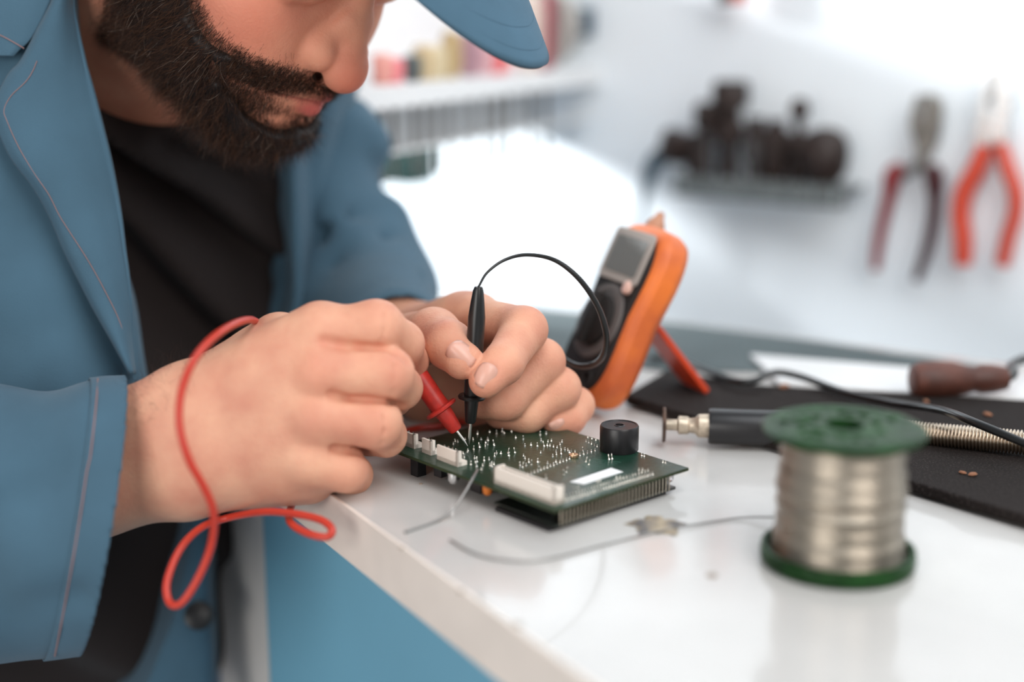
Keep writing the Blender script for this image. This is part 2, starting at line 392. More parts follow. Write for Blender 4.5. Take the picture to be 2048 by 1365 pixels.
for i in range(1,27):
    z = .004+.0545*i/27; r = .0285-.0014*(i/27)+.00035*math.sin(i*1.7)+.0006*math.sin(i*.45+1) - (.0010 if 12<i<15 else 0); pr.append((r,z))
pr.append((.0262,.0585))
MB().lathe(pr, None, 72, cap=False).build('wire_winding', M_wound, spool)

# ---------------------------------------------------------------- multimeter
mBr = onz(1190,822,.0100); 
wv_ = Vector((-.394,.919,0)).normalized(); hz = Vector((wv_.y,-wv_.x,0))   # hz points back right
lean = math.radians(64)
uv_ = (hz*math.cos(lean)+Vector((0,0,math.sin(lean)))).normalized(); nf = wv_.cross(uv_) * -1
Mm = Matrix((wv_*-1, uv_, (wv_*-1).cross(uv_))).transposed()
if ((wv_*-1).cross(uv_)).dot(hz) > 0: pass
mw, mh, mt = .067, .114, .021
meter = thing('multimeter', 'orange and dark grey digital multimeter leaning on its fold-out stand behind the hands', 'multimeter', mBr, Mm.to_quaternion())
# local x: +right edge at 0 (toward the viewer), -mw far edge; y up along the body; z out of the face
M_or = mat('orange_rubber', (.80,.19,.03), .5, var=.35, vscale=22, col2=(.50,.10,.03), bump=.2)
M_dk = mat('meter_black', (.022,.019,.018), .6, var=.2, spec=.2)
M_scr = mat('lcd_glass', (.16,.16,.15), .25, spec=.3)
M_gr = mat('meter_bezel', (.36,.32,.29), .55, spec=.25)
def mm_outline(i=0., n=48):
    P = []
    for k in range(n):
        a = 2*math.pi*k/n; c_, s_ = math.cos(a), math.sin(a)
        x = math.copysign(abs(c_)**.55, c_)*(mw/2-i); y = math.copysign(abs(s_)**.42, s_)*(mh/2-i)
        x *= 1-.10*math.exp(-((y/mh+.02)/.16)**2) + .02*(y/mh)
        P.append((x-mw/2, y+mh/2))
    return P
MB().prism(mm_outline(0), -mt, 0).build('holster', M_or, meter, bevel=.006, auto=60)
MB().prism(mm_outline(.0065), -.002, .0028).build('body', M_dk, meter, bevel=.0015)
MB().prism(rounded(.0245,.0165,.004,cx=-mw/2,cy=mh*.80), .0028, .0042).build('screen_bezel', M_gr, meter, bevel=.0006)
MB().prism(rounded(.0195,.0115,.002,cx=-mw/2,cy=mh*.80), .0042, .0046).build('screen', M_scr, meter)
MB().lathe([(.024,.0028),(.0235,.0042),(.020,.0046),(.0195,.0040),(0,.0040)], Matrix.Translation((-mw/2,mh*.43,0)), 40, cap=False).build('dial_ring', mat('dial_grey',(.12,.105,.10),.6,spec=.2), meter)
dk = MB().lathe([(.0165,.0040),(.0160,.0075),(.0150,.0080),(0,.0080)], Matrix.Translation((-mw/2,mh*.43,0)), 36, cap=False)
dk.build('dial', M_dk, meter)
MB().box((-mw/2-.0035,mh*.43-.0165,.0078),(-mw/2+.0035,mh*.43+.0165,.0125),.001).build('dial_pointer', M_dk, meter)
MB().lathe([(.0042,.0028),(.0040,.0050),(.0030,.0056),(0,.0056)], Matrix.Translation((-.017,mh*.645,0)), 20, cap=False).build('hold_button', mat('button_pink',(.75,.48,.40),.4), meter)
for k in range(3): MB().lathe([(.0052,.0028),(.0052,.0048),(.0036,.0048),(.0034,.0012),(0,.0012)], Matrix.Translation((-.018-.019*k,mh*.13,0)), 20, cap=False).build('jack', M_dk, meter)
MB().lathe([(.004,-.012),(.004,-.004),(.003,-.002)], Matrix.Translation((-.012,.0,0))@Matrix.Rotation(0,4,'X'), 10)
# stand: from the middle of the back down to the bench
foot = onz(1412,790,.0078)
inv = (Matrix.Translation(mBr) @ Mm.to_4x4()).inverted()
fl = inv @ foot; sp = Vector((-.016, mh*.52, -mt-.001)); fl2 = fl+Vector((0,0,0))
sd = MB(); wv2 = Vector((-.030,0,0)); p_ = [sp, sp+wv2, fl+wv2, fl]; dn = (fl-sp).cross(wv2).normalized()*.004
sd.add([*p_, *[v+dn for v in p_]], [(0,1,2,3),(7,6,5,4),(0,4,5,1),(1,5,6,2),(2,6,7,3),(3,7,4,0)])
sd.build('stand', mat('stand_red',(.58,.055,.015),.45), meter, smooth=False, bevel=.001)
MB().lathe([(.006,0),(.006,.006),(.0035,.010),(.002,.014)], Matrix.Translation((-mw+.020,mh-.003,-.014))@Matrix.Rotation(-math.pi/2,4,'X'), 16).build('top_plug', mat('plug_tan',(.45,.22,.13),.5), meter)

# ---------------------------------------------------------------- test leads
M_red = mat('red_plastic', (.55,.035,.025), .38, var=.25, vscale=250, bump=.05)
M_redc = mat('red_cable_rubber', (.50,.040,.022), .32)
M_blk = mat('black_rubber', (.012,.012,.012), .30)
M_needle = mat('probe_steel', (.75,.72,.68), .25, metal=1)
def probe(root, tip, top, mh_, col, L_needle, R, colr):
    ax = (Vector(top)-Vector(tip)); L = ax.length; M = frame(tip, ax)
    MB().lathe([(.0002,0),(.0006,.002),(.0009,.004),(.0009,L_needle+.002)], M, 14).build('needle', M_needle, root)
    n0 = L_needle
    MB().lathe([(R*.50,n0),(R*.62,n0+.0010),(R*.85,n0+.013),(R*.85,n0+.0135),(R*.95,n0+.0155),(R*.92,n0+.020),(R*.98,n0+.035),(R*.98,L-.016),(R*.78,L-.008),(R*.60,L-.002),(R*.45,L)], M, 24).build('handle', col, root)
    MB().lathe([(R*.9,n0+.0125),(R*1.55,n0+.0133),(R*1.6,n0+.0142),(R*1.5,n0+.0150),(R*.9,n0+.0156)], M, 28).build('finger_guard', col, root)
def lead_ctrl(L): return [at(*p) for p in L]
tipR = onz(935,893,BZ+.0012); topR = at(745,600,.722)
red = thing('test_lead', 'red test probe with red cable held in the hand nearest the viewer', 'test lead')
probe(red, tipR, at(757,640,.742), 0, M_red, .0100, .0058, None)
RC = [(757,640,.742),(725,625,.758),(670,650,.768),(590,665,.768),(530,652,.748),(495,640,.705),(440,665,.668),(392,715,.652),(364,780,.6475),(359,850,.645),(378,920,.646),(408,975,.650),(427,1025,.655),(424,1085,.662),(400,1150,.665),(365,1205,.667),(340,1207,.670),(334,1165,.675),(360,1100,.685),(400,1058,.70),(450,1038,.715),(520,1025,.700),(580,1027,.690),(640,1040,.681),(664,1060,.676),(652,1075,.675),(612,1066,.680),(580,1044,.692),(582,1015,.728),(600,980,.742)]
RCp = lead_ctrl(RC) + [onz(645,945,.004), onz(715,908,.003), onz(780,875,.003), onz(830,858,.003), onz(900,850,.003), onz(985,826,.003), onz(1060,800,.003), onz(1110,770,.005)]
MB().tube(RCp, .0019, 12, 8).build('cable', M_redc, red)
tipB = onz(938,890,BZ+.0012); topB = at(957,574,.732)
blk = thing('test_lead', 'black test probe with black cable arching over to the multimeter', 'test lead')
probe(blk, tipB, topB, 0, M_blk, .0120, .0046, None)
jl = lambda x, y, z: Matrix.Translation(mBr) @ Mm.to_4x4() @ Vector((x,y,z))
BC = lead_ctrl([(957,574,.732),(975,545,.734),(1010,520,.738),(1055,510,.745),(1110,521,.753),(1158,558,.757),(1195,612,.762),(1212,665,.768),(1209,705,.778),(1190,728,.79),(1155,732,.80),(1120,712,.812),(1108,690,.822)])+[jl(-.045,mh*.13+.004,.016), jl(-.037,mh*.13,.006)]
MB().tube(BC, [.0006,.0008,.0011,.0015,.0018,.0018,.0016,.0016,.0016], 10, 8).build('cable', M_blk, blk)
M_jk = mat('plug_red', (.5,.03,.03), .4)
MB().lathe([(.0042,0),(.0042,.012),(.0028,.018)], frame(jl(-.056,mh*.13,.004), nf*0+((Mm@Vector((0,0,1))))), 14).build('plug', M_jk, red)

# ---------------------------------------------------------------- desoldering tool, cable, wooden handled tool
it = onz(1325,850,.012); id_ = (onz(1600,858,.012)-it).normalized(); Mi = frame(it, id_, (0,0,1))
iron = thing('soldering_iron', 'black handled soldering iron with a worn metal tip lying behind the spool', 'soldering iron', (0,0,0))
M_brn = mat('burnt_tip', (.12,.07,.05), .6, metal=.3, var=.5, vscale=300)
MB().lathe([(.0095,0),(.0100,.0007),(.0095,.0018),(.004,.0022)], Mi, 24).build('tip_disc', M_brn, iron)
MB().lathe([(.003,.001),(.0032,.008),(.0052,.009),(.0050,.014),(.0040,.015),(.0045,.018),(.0065,.020),(.0068,.026)], Mi, 20).build('ferrule', mat('worn_ferrule',(.70,.58,.45),.4,metal=.6,var=.4,vscale=200), iron)
MB().lathe([(.0095,.0255),(.0100,.027),(.0100,.060),(.0090,.085),(.0080,.125),(.006,.130)], Mi, 32).build('handle', M_blackpl, iron)
hs, he = it+id_*.128, onz(2120,892,.016)
Mh = frame(hs, he-hs, (0,0,1)); Lh = (he-hs).length
prs = []; n_ = 46
for i in range(n_):
    z = Lh*i/n_; prs += [(.0050,z),(.0066,z+Lh/n_*.25),(.0066,z+Lh/n_*.6),(.0050,z+Lh/n_*.85)]
MB().lathe(prs, Mh, 20).build('coil_spring', mat('spring_steel',(.55,.45,.35),.3,metal=1), iron, auto=80)
tag(MB().tube([onz(1300,716,.005),onz(1345,716,.006),onz(1400,738,.010),onz(1470,762,.013),onz(1510,762,.014),onz(1548,746,.014),onz(1600,754,.0125),onz(1690,786,.012),onz(1780,806,.014),onz(1850,815,.020),onz(1900,826,.028),onz(1960,850,.029),onz(2080,900,.024)],.0023,10,8).build('cable', M_blk), 'long black cable snaking across the grey sheet and rubber mat', 'cable')
wt = onz(1822,762,.016)+Vector((0,0,0)); wd = (onz(1990,758,.016)-wt).normalized(); Mw = frame(wt, wd, (0,0,1))
wood = thing('hand_tool', 'old hand tool with a turned brown wooden handle and curved metal tang', 'tool', (0,0,0))
M_wd = mat('dark_wood', (.12,.038,.024), .5, var=.5, vscale=60)
MB().lathe([(.006,0),(.0098,.0015),(.0115,.006),(.0122,.014),(.0112,.026),(.0085,.036),(.0078,.040),(.0090,.044),(.0086,.052),(.0070,.060)], Mw, 28).build('wooden_handle', M_wd, wood)
MB().tube([wt+wd*.056, wt+wd*.064+Vector((0,0,.003)), at(2025,730,.90), at(2060,716,.91), at(2120,712,.93)], [.0042,.0036,.003,.003], 10).build('tang', mat('dark_steel',(.10,.10,.10),.35,metal=.8), wood)
MB().lathe([(.0085,.020),(.0085,.0205)], Mw, 8)

# ---------------------------------------------------------------- tools on the wall
def wthing(name, label, cat, x, z, off, group=None):
    p = W0+WT*x+WN*off; return thing(name, label, cat, (p.x,p.y,z), WROT, group)
def wp(px, py, off, x0, z0, dy=0):
    x, z = wl(px, py, off); return Vector((x-x0, dy, z-z0))     # local: x right, y into the wall, z up
M_chr = mat('bright_steel', (.85,.86,.86), .22, metal=1)
M_gun = mat('tool_steel', (.33,.31,.28), .35, metal=.9, var=.4, vscale=90)
M_grip = mat('red_grip', (.62,.07,.035), .28, coat=.4)
M_grip2 = mat('maroon_grip', (.25,.020,.022), .35, coat=.2)
M_grip3 = mat('maroon_black_grip', (.055,.010,.012), .35)
def flat_part(pix, off, x0, z0, th, m, name, root, bev=.0015):
    P = [wp(x,y,off,x0,z0) for x,y in pix]; P = crv(P+[P[0]],4)[:-1]
    mb = MB(); n = len(P); V = [Vector((p.x,-th/2,p.z)) for p in P]+[Vector((p.x,th/2,p.z)) for p in P]
    F = [tuple(range(n)),tuple(range(n,2*n))[::-1]]+[(i,n+i,n+(i+1)%n,(i+1)%n) for i in range(n)]
    return mb.add(V,F).build(name, m, root, bevel=bev)
off = .016
x0, z0 = wl(1843,300,off)
pl = wthing('diagonal_pliers', 'smaller pliers with dark maroon grips hanging left of the big red-gripped pair', 'pliers', x0, z0, off)
flat_part([(1842,188),(1832,200),(1823,240),(1825,262),(1838,300),(1855,312),(1852,280),(1846,235)], off, x0, z0, .010, M_gun, 'jaw', pl)
flat_part([(1852,188),(1872,192),(1884,215),(1880,265),(1868,300),(1850,318),(1840,300),(1848,255),(1852,225)], off, x0, z0, .010, M_gun, 'jaw', pl)
MB().lathe([(.006,-.007),(.006,.007)], Matrix.Translation(wp(1850,300,off,x0,z0))@Matrix.Rotation(math.pi/2,4,'X'), 20).build('pivot', M_gun, pl)
def grip(pts, rr, m, root, off, x0, z0): return MB().tube([wp(x,y,off,x0,z0) for x,y in pts], rr, 14, 6, flat=.75).build('handle_grip', m, root)
MB().tube([wp(1848,300,off,x0,z0), wp(1836,330,off,x0,z0), wp(1805,352,off,x0,z0)], [.005,.0045,.004], 10).build('shank', M_gun, pl)
MB().tube([wp(1843,300,off,x0,z0), wp(1850,330,off,x0,z0), wp(1860,352,off,x0,z0)], [.005,.0045,.004], 10).build('shank', M_gun, pl)
grip([(1800,330),(1786,352),(1778,395),(1764,450),(1755,500),(1751,540)], [.006,.0095,.0062,.0058,.0052,.0042], M_grip2, pl, off, x0, z0)
grip([(1862,330),(1868,355),(1870,400),(1864,450),(1850,510),(1832,560)], [.007,.0120,.0072,.0066,.0060,.0048], M_grip3, pl, off, x0, z0)
x0, z0 = wl(1985,262,off)
pl = wthing('combination_pliers', 'larger bright steel pliers with orange-red grips hanging at the right end of the wall', 'pliers', x0, z0, off)
flat_part([(1992,135),(1978,140),(1966,180),(1956,240),(1948,285),(1962,298),(1984,285),(1986,235),(1978,205),(1988,180)], off, x0, z0, .011, M_chr, 'jaw', pl)
flat_part([(1994,135),(2012,138),(2024,165),(2028,210),(2020,245),(2020,285),(2002,292),(1986,284),(1988,235),(1994,205),(1992,180)], off, x0, z0, .011, M_chr, 'jaw', pl)
MB().lathe([(.007,-.0075),(.007,.0075)], Matrix.Translation(wp(1986,262,off,x0,z0))@Matrix.Rotation(math.pi/2,4,'X'), 20).build('pivot', M_chr, pl)
grip([(1972,290),(1952,340),(1928,385),(1921,430),(1926,480),(1926,530)], [.0078,.0088,.0092,.0086,.0086,.0078], M_grip, pl, off, x0, z0)
grip([(2000,285),(2014,335),(2030,380),(2031,425),(2016,475),(2004,530)], [.0078,.0092,.0092,.0088,.0086,.0082], M_grip, pl, off, x0, z0)
M_nail = mat('nail_steel', (.4,.4,.4), .4, metal=1)
for (px_,py_,lab) in ((1848,228,'small steel nail holding the maroon pliers on the wall'),(1989,198,'small steel nail holding the orange-red pliers on the wall')):
    x, z = wl(px_,py_,off); n_ = wthing('nail', lab, 'nail', x, z, off)
    M_ = Matrix.Rotation(math.pi/2,4,'X'); MB().lathe([(.0035,.0085),(.0035,.0075),(.0015,.0072),(.0015,-off)], M_, 12).build('shaft', M_nail, n_)
# rack of dark fittings
off = .030
x0, z0 = wl(1370,385,off); x1, z1 = wl(1705,400,off); 
rk = wthing('tool_rack', 'grey metal rack strip on the wall carrying dark brown fittings', 'rack', x0, z0, 0)
Lr = x1-x0; zt = wl(1370,352,off)[1]-z0
M_rack = mat('rack_metal', (.22,.24,.24), .45, metal=.4, var=.4, vscale=60)
rm = MB().box((0,-.050,zt-.004),(Lr,-.001,zt),.0008); rm.box((0,-.052,0),(Lr,-.048,zt+.004),.0008)
rm.build('shelf_strip', M_rack, rk, smooth=False)
for k in range(9):
    MB().box((Lr*(k+.5)/9-.001,-.056,.002),(Lr*(k+.5)/9+.001,-.052,zt)).build('clip', mat('clip_metal',(.5,.55,.55),.3,metal=.8) if k==0 else bpy.data.materials['clip_metal'], rk, smooth=False)
M_fit = mat('dark_brown_metal', (.040,.024,.020), .45, metal=.2, var=.5, vscale=50)
M_fit2 = mat('greyish_metal', (.16,.15,.15), .35, metal=.7, var=.5, vscale=40)
fits = [ # px centre x, top y, radius px, label, profile kind
 (1418,205,26,'squat dark fitting with a flat head, leftmost upright one on the wall rack',0),
 (1462,162,34,'tallest dark brown fitting with a block head on the wall rack',1),
 (1512,235,24,'grey brown stepped fitting beside the tallest one on the wall rack',2),
 (1552,240,26,'dark barrel shaped fitting in the middle of the wall rack',3),
 (1600,198,20,'dark fitting with a small round knob on top, right half of the wall rack',4),
 (1655,255,46,'wide round dark fitting at the right end of the wall rack',5),
 (1395,265,22,'low dark fitting at the left end of the wall rack',3)]
for i,(px_,ty,r_,lab,kd) in enumerate(fits):
    x, zt_ = wl(px_,ty,off+.0); r = r_*1.33/2844; zb = z0+zt; h = zt_-zb
    f = wthing('metal_fitting', lab, 'fitting', x, zb, off if kd<5 else .034, 'dark fittings on the wall rack')
    pr = {0:[(.5,0),(.5,.45),(.75,.5),(.75,.62),(1.1,.7),(1.1,.95),(.9,1)],
          1:[(.45,0),(.5,.35),(.9,.4),(.9,.55),(.6,.6),(.6,.72),(1.05,.76),(1.05,.96),(.9,1)],
          2:[(.6,0),(.6,.3),(1.,.35),(1.,.7),(.7,.75),(.7,1)],
          3:[(.7,0),(1.,.2),(1.05,.5),(1.,.8),(.6,.9),(.6,1)],
          4:[(.8,0),(.8,.35),(1.3,.4),(1.3,.55),(.45,.62),(.4,.75),(.85,.80),(.9,.93),(.5,1)],
          5:[(.35,0),(.6,.08),(.9,.25),(1.,.5),(.95,.75),(.7,.92),(.3,1)]}[kd]
    n2 = max(2, len(pr)//2)
    rr = min(r, .0285)
    MB().lathe([(a*rr, b*h) for a,b in pr[:n2+1]], None, 20).build('shank', M_fit2 if kd in (2,0) else M_fit, f)
    MB().lathe([(a*rr, b*h) for a,b in pr[n2:]], None, 20).build('head', M_fit, f)
x, z = wl(1350,292,off); f = wthing('metal_fitting', 'dark cylindrical fitting hooked on a bent bar left of the wall rack', 'fitting', x, z, off, None)
MB().lathe([(.013,-.014),(.015,-.010),(.015,.010),(.011,.014)], Matrix.Rotation(.3,4,'Y'), 20).build('head', M_fit, f)
MB().tube([(-.004,0,-.008),(-.018,0,-.014),(-.028,0,-.030),(-.032,0,-.060),(-.034,.0,-.085)], [.007,.009,.006,.003,.002], 10).build('bent_bar', mat('blued_steel',(.06,.10,.13),.4,metal=.5), f)
MB().tube([(.010,0,.004),(.030,0,.006)], [.006,.006], 10).build('stub', M_fit, f)
MB().tube([(0,-.0,0),(0,off,0)], [.003,.003], 8, 1).build('hook', M_fit, f)
# tool end at the top of the picture
x, z = wl(1462,0,.02); f = wthing('screwdriver', 'dark and orange handled tool on the wall cut by the top of the picture', 'tool', x, z, .02)
MB().lathe([(.006,-.003),(.007,0),(.007,.05),(.004,.06)], Matrix.Translation((-.006,0,0)), 16).build('dark_handle', M_fit, f)
MB().lathe([(.006,-.002),(.007,0),(.007,.05),(.004,.06)], Matrix.Translation((.008,0,0)), 16).build('orange_handle', M_grip, f)
# swung-out tool rail on the left
pR = at(1222,132,1.40); pL = at(690,182,1.40*122/172.)
rd = (pR-pL); rd.z = 0; RL = rd.length; rd.normalize(); rnml = Vector((rd.y,-rd.x,0))
RROT = Matrix((rd, -rnml, Vector((0,0,1)))).transposed().to_quaternion()
RO = Vector((pL.x,pL.y,pR.z))
rail = thing('tool_rail', 'long white perforated tool rail behind the cap brim and nose', 'tool rail', RO, RROT)
M_rail = mat('white_rail_paint', (.82,.82,.82), .4)
MB().box((0,0,-.016),(RL,.002,0)).build('front_lip', M_rail, rail, smooth=False)
MB().box((0,.002,-.002),(RL,.085,0)).build('shelf', M_rail, rail, smooth=False)
MB().box((0,.085,-.060),(RL+.02,.089,.12)).build('back_plate', M_rail, rail, smooth=False)
MB().box((0,.012,-.052),(RL,.035,-.050)).build('lower_shelf', M_rail, rail, smooth=False)
def rx(px_):
    r = ray(px_,140); A = np.array([[r.x,-rd.x],[r.y,-rd.y]]); s_ = np.linalg.solve(A, np.array([RO.x,RO.y])); return float(s_[1])
cols = [(745,60,'grey',(.35,.36,.38),.011),(775,66,'white',(.8,.8,.8),.010),(812,60,'salmon',(.75,.33,.28),.012),(838,50,'pink',(.78,.22,.24),.010),(872,52,'dark grey',(.08,.10,.10),.010),
        (897,70,'tan',(.62,.48,.28),.012),(922,66,'sand coloured',(.66,.55,.36),.010),(950,92,'amber',(.50,.36,.18),.010),(984,86,'mauve',(.42,.24,.28),.012),(1016,72,'rose',(.70,.40,.42),.010),
        (1040,60,'red',(.75,.10,.10),.010),(1062,72,'pale pink',(.82,.62,.62),.010),(1102,150,'beige',(.72,.58,.50),.014),(1134,150,'dark red',(.30,.03,.05),.009)]
for (px_,hp,cn,c,r) in cols:
    x = rx(px_); P = RO+rd*x+rnml*-.022; dd = (P-cam.location).length; h = hp*dd/2844
    s = thing('screwdriver', f'blurred {cn} handled screwdriver standing in the white tool rail', 'screwdriver', P, RROT, 'screwdrivers in the tool rail')
    r *= dd/1.4
    m_ = mat('grip_'+cn.replace(' ','_'), c, .3, coat=.3)
    MB().lathe([(r*.6,.0),(r*.75,h*.1),(r,h*.25),(r,h*.8),(r*.85,h*.95),(r*.4,h)], None, 16).build('handle', m_, s)
    MB().lathe([(.0025,-.075),(.0025,.0)], None, 10).build('blade', M_gun, s)
for (px_,hp,c,lab,r) in ((1160,118,(.42,.40,.37),'grey tape roll standing on edge at the right of the tool rail',.024),):
    P = RO+rd*rx(px_)+rnml*-.043; 
    s = thing('tape_roll', lab, 'tape roll', P+Vector((0,0,.040)), RROT)
    Mt = Matrix.Rotation(math.pi/2,4,'Y')
    MB().lathe([(.020,-.010),(.038,-.010),(.040,-.008),(.040,.008),(.038,.010),(.020,.010)], Mt, 40).build('tape', mat('grey_tape',c,.4), s)
    MB().lathe([(.019,-.0105),(.0205,-.0105),(.0205,.0105),(.019,.0105)], Mt, 30).build('core', mat('tape_core',(.6,.5,.4),.6), s)
P = RO+rd*rx(1205)+rnml*-.020
s = thing('spray_trigger', 'dark blue trigger shaped tool at the right end of the tool rail', 'tool', P, RROT)
M_db = mat('dark_blue_plastic', (.03,.07,.11), .4)
MB().box((-.016,-.010,.028),(.012,.010,.056),.004).build('head', M_db, s)
MB().tube([(.012,0,.060),(.020,0,.035),(.014,0,.010),(.010,0,.002)], [.008,.007,.006,.006], 12).build('trigger', M_db, s)
# dark green case behind the far shoulder
P = at(790,272,1.38)
s = thing('tool_case', 'dark green case half hidden behind the far shoulder under the tool rail', 'case', P, WROT)
M_cs = mat('dark_green_case', (.02,.07,.06), .5)
MB().box((-.08,-.02,-.045),(.035,.02,.012),.004).build('box', M_cs, s); MB().box((-.08,-.022,.013),(.035,.02,.019),.002).build('lid', M_fit, s)
# ---------------------------------------------------------------- signed distance modelling
def cone(P, a, b, ra, rb):
    a = np.asarray(a, float); b = np.asarray(b, float); ba = b-a; t = np.clip(((P-a)@ba)/(ba@ba+1e-12), 0, 1)
    return np.linalg.norm(P-a-t[:,None]*ba, axis=1) - (ra+(rb-ra)*t)
def ell(P, c, r, R=None):
    q = P-np.asarray(c, float)
    if R is not None: q = q@R
    r = np.asarray(r, float); k0 = np.linalg.norm(q/r, axis=1); k1 = np.linalg.norm(q/(r*r), axis=1)
    return k0*(k0-1)/np.maximum(k1, 1e-9)
def smin(a, b, k):
    h = np.clip(.5+.5*(b-a)/k, 0, 1); return b*(1-h)+a*h-k*h*(1-h)
def smax(a, b, k): return -smin(-a, -b, k)
def sdf_mesh(fn, lo, hi, res, B=8):
    lo = np.array(lo, float); hi = np.array(hi, float)
    nb = np.ceil((hi-lo)/(res*B)).astype(int); n = nb*B
    gi = np.stack(np.meshgrid(*[np.arange(k) for k in nb], indexing='ij'), -1).reshape(-1,3)
    ctr = lo+(gi+.5)*B*res
    dc = np.concatenate([fn(ctr[i:i+200000]) for i in range(0, len(ctr), 200000)])
    D = np.repeat(np.repeat(np.repeat(dc.reshape(nb), B,0), B,1), B,2).astype(np.float32)
    act = gi[np.abs(dc) < res*B*1.5]
    loc = np.stack(np.meshgrid(*[np.arange(B)]*3, indexing='ij'), -1).reshape(-1,3)
    for i in range(0, len(act), 400):
        idx = (act[i:i+400,None,:]*B+loc[None]).reshape(-1,3)
        D[idx[:,0],idx[:,1],idx[:,2]] = fn(lo+idx*res)
    s = D < 0
    c = s[:-1,:-1,:-1].astype(np.uint8)
    for o in ((1,0,0),(0,1,0),(0,0,1),(1,1,0),(1,0,1),(0,1,1),(1,1,1)):
        c = c + s[o[0]:n[0]-1+o[0], o[1]:n[1]-1+o[1], o[2]:n[2]-1+o[2]]
    cells = np.argwhere((c > 0) & (c < 8))
    imap = -np.ones(n-1, np.int32); imap[cells[:,0],cells[:,1],cells[:,2]] = np.arange(len(cells))
    co = np.array([(x,y,z) for x in (0,1) for y in (0,1) for z in (0,1)])
    vals = np.stack([D[cells[:,0]+o[0],cells[:,1]+o[1],cells[:,2]+o[2]] for o in co], 1)
    acc = np.zeros((len(cells),3)); cnt = np.zeros(len(cells))
    for i in range(8):
        for j in range(i+1, 8):
            if np.abs(co[i]-co[j]).sum() != 1: continue
            m = (vals[:,i] < 0) != (vals[:,j] < 0); t = vals[m,i]/(vals[m,i]-vals[m,j])
            acc[m] += co[i]+t[:,None]*(co[j]-co[i]); cnt[m] += 1
    V = lo+(cells+acc/cnt[:,None])*res
    F = []
    for ax in range(3):
        o = [0,0,0]; o[ax] = 1; u, v = [k for k in range(3) if k != ax]
        A = s[:n[0]-o[0],:n[1]-o[1],:n[2]-o[2]]; Bq = s[o[0]:,o[1]:,o[2]:]
        e = np.argwhere(A != Bq); e = e[(e[:,u] > 0) & (e[:,v] > 0) & (e[:,u] < n[u]-1) & (e[:,v] < n[v]-1)]
        fl = A[e[:,0],e[:,1],e[:,2]]
        q = []
        for du, dv in ((0,0),(-1,0),(-1,-1),(0,-1)):
            k = e.copy(); k[:,u] += du; k[:,v] += dv; q.append(imap[k[:,0],k[:,1],k[:,2]])
        q = np.stack(q, 1)
        if ax == 1: fl = ~fl
        q[fl] = q[fl][:,::-1]; q = q[:,::-1]
        F.append(q[(q >= 0).all(1)])
    return V, np.concatenate(F)
def np_obj(name, V, F, m, parent):
    me = bpy.data.meshes.new(name); me.vertices.add(len(V)); me.vertices.foreach_set('co', np.asarray(V, np.float32).ravel())
    k = F.shape[1]; me.loops.add(F.size); me.loops.foreach_set('vertex_index', F.astype(np.int32).ravel())
    me.polygons.add(len(F)); me.polygons.foreach_set('loop_start', np.arange(0, F.size, k, dtype=np.int32))
    try: me.polygons.foreach_set('loop_total', np.full(len(F), k, dtype=np.int32))
    except Exception: pass
    me.update(calc_edges=True); me.polygons.foreach_set('use_smooth', [True]*len(F)); me.materials.append(m)
    return link(bpy.data.objects.new(name, me), parent)
def A(v): return np.array(v, float)
def pa(*p): return A(at(*p))

# ---------------------------------------------------------------- the man
man = thing('person', 'bearded man in a blue work jacket bending over the board with both hands', 'person', (0,0,0))

# head frame: x forward, y to his left, z up (metres)
yaw, pit, rol = math.radians(-30), math.radians(41), math.radians(0)
HX = A((math.cos(yaw)*math.cos(pit), math.sin(yaw)*math.cos(pit), -math.sin(pit)))
HZ0 = A((math.cos(yaw)*math.sin(pit), math.sin(yaw)*math.sin(pit), math.cos(pit)))
HY0 = np.cross(HZ0, HX)
HY = HY0*math.cos(rol)+HZ0*math.sin(rol); HZ = np.cross(HX, HY)
HR = np.stack([HX, HY, HZ], 1)
NOSE = pa(712, 172, .775)
HO = NOSE - HR@A((.121, 0, -.016))
def to_head(P): return (P-HO)@HR
def from_head(q): return HO+np.asarray(q)@HR.T

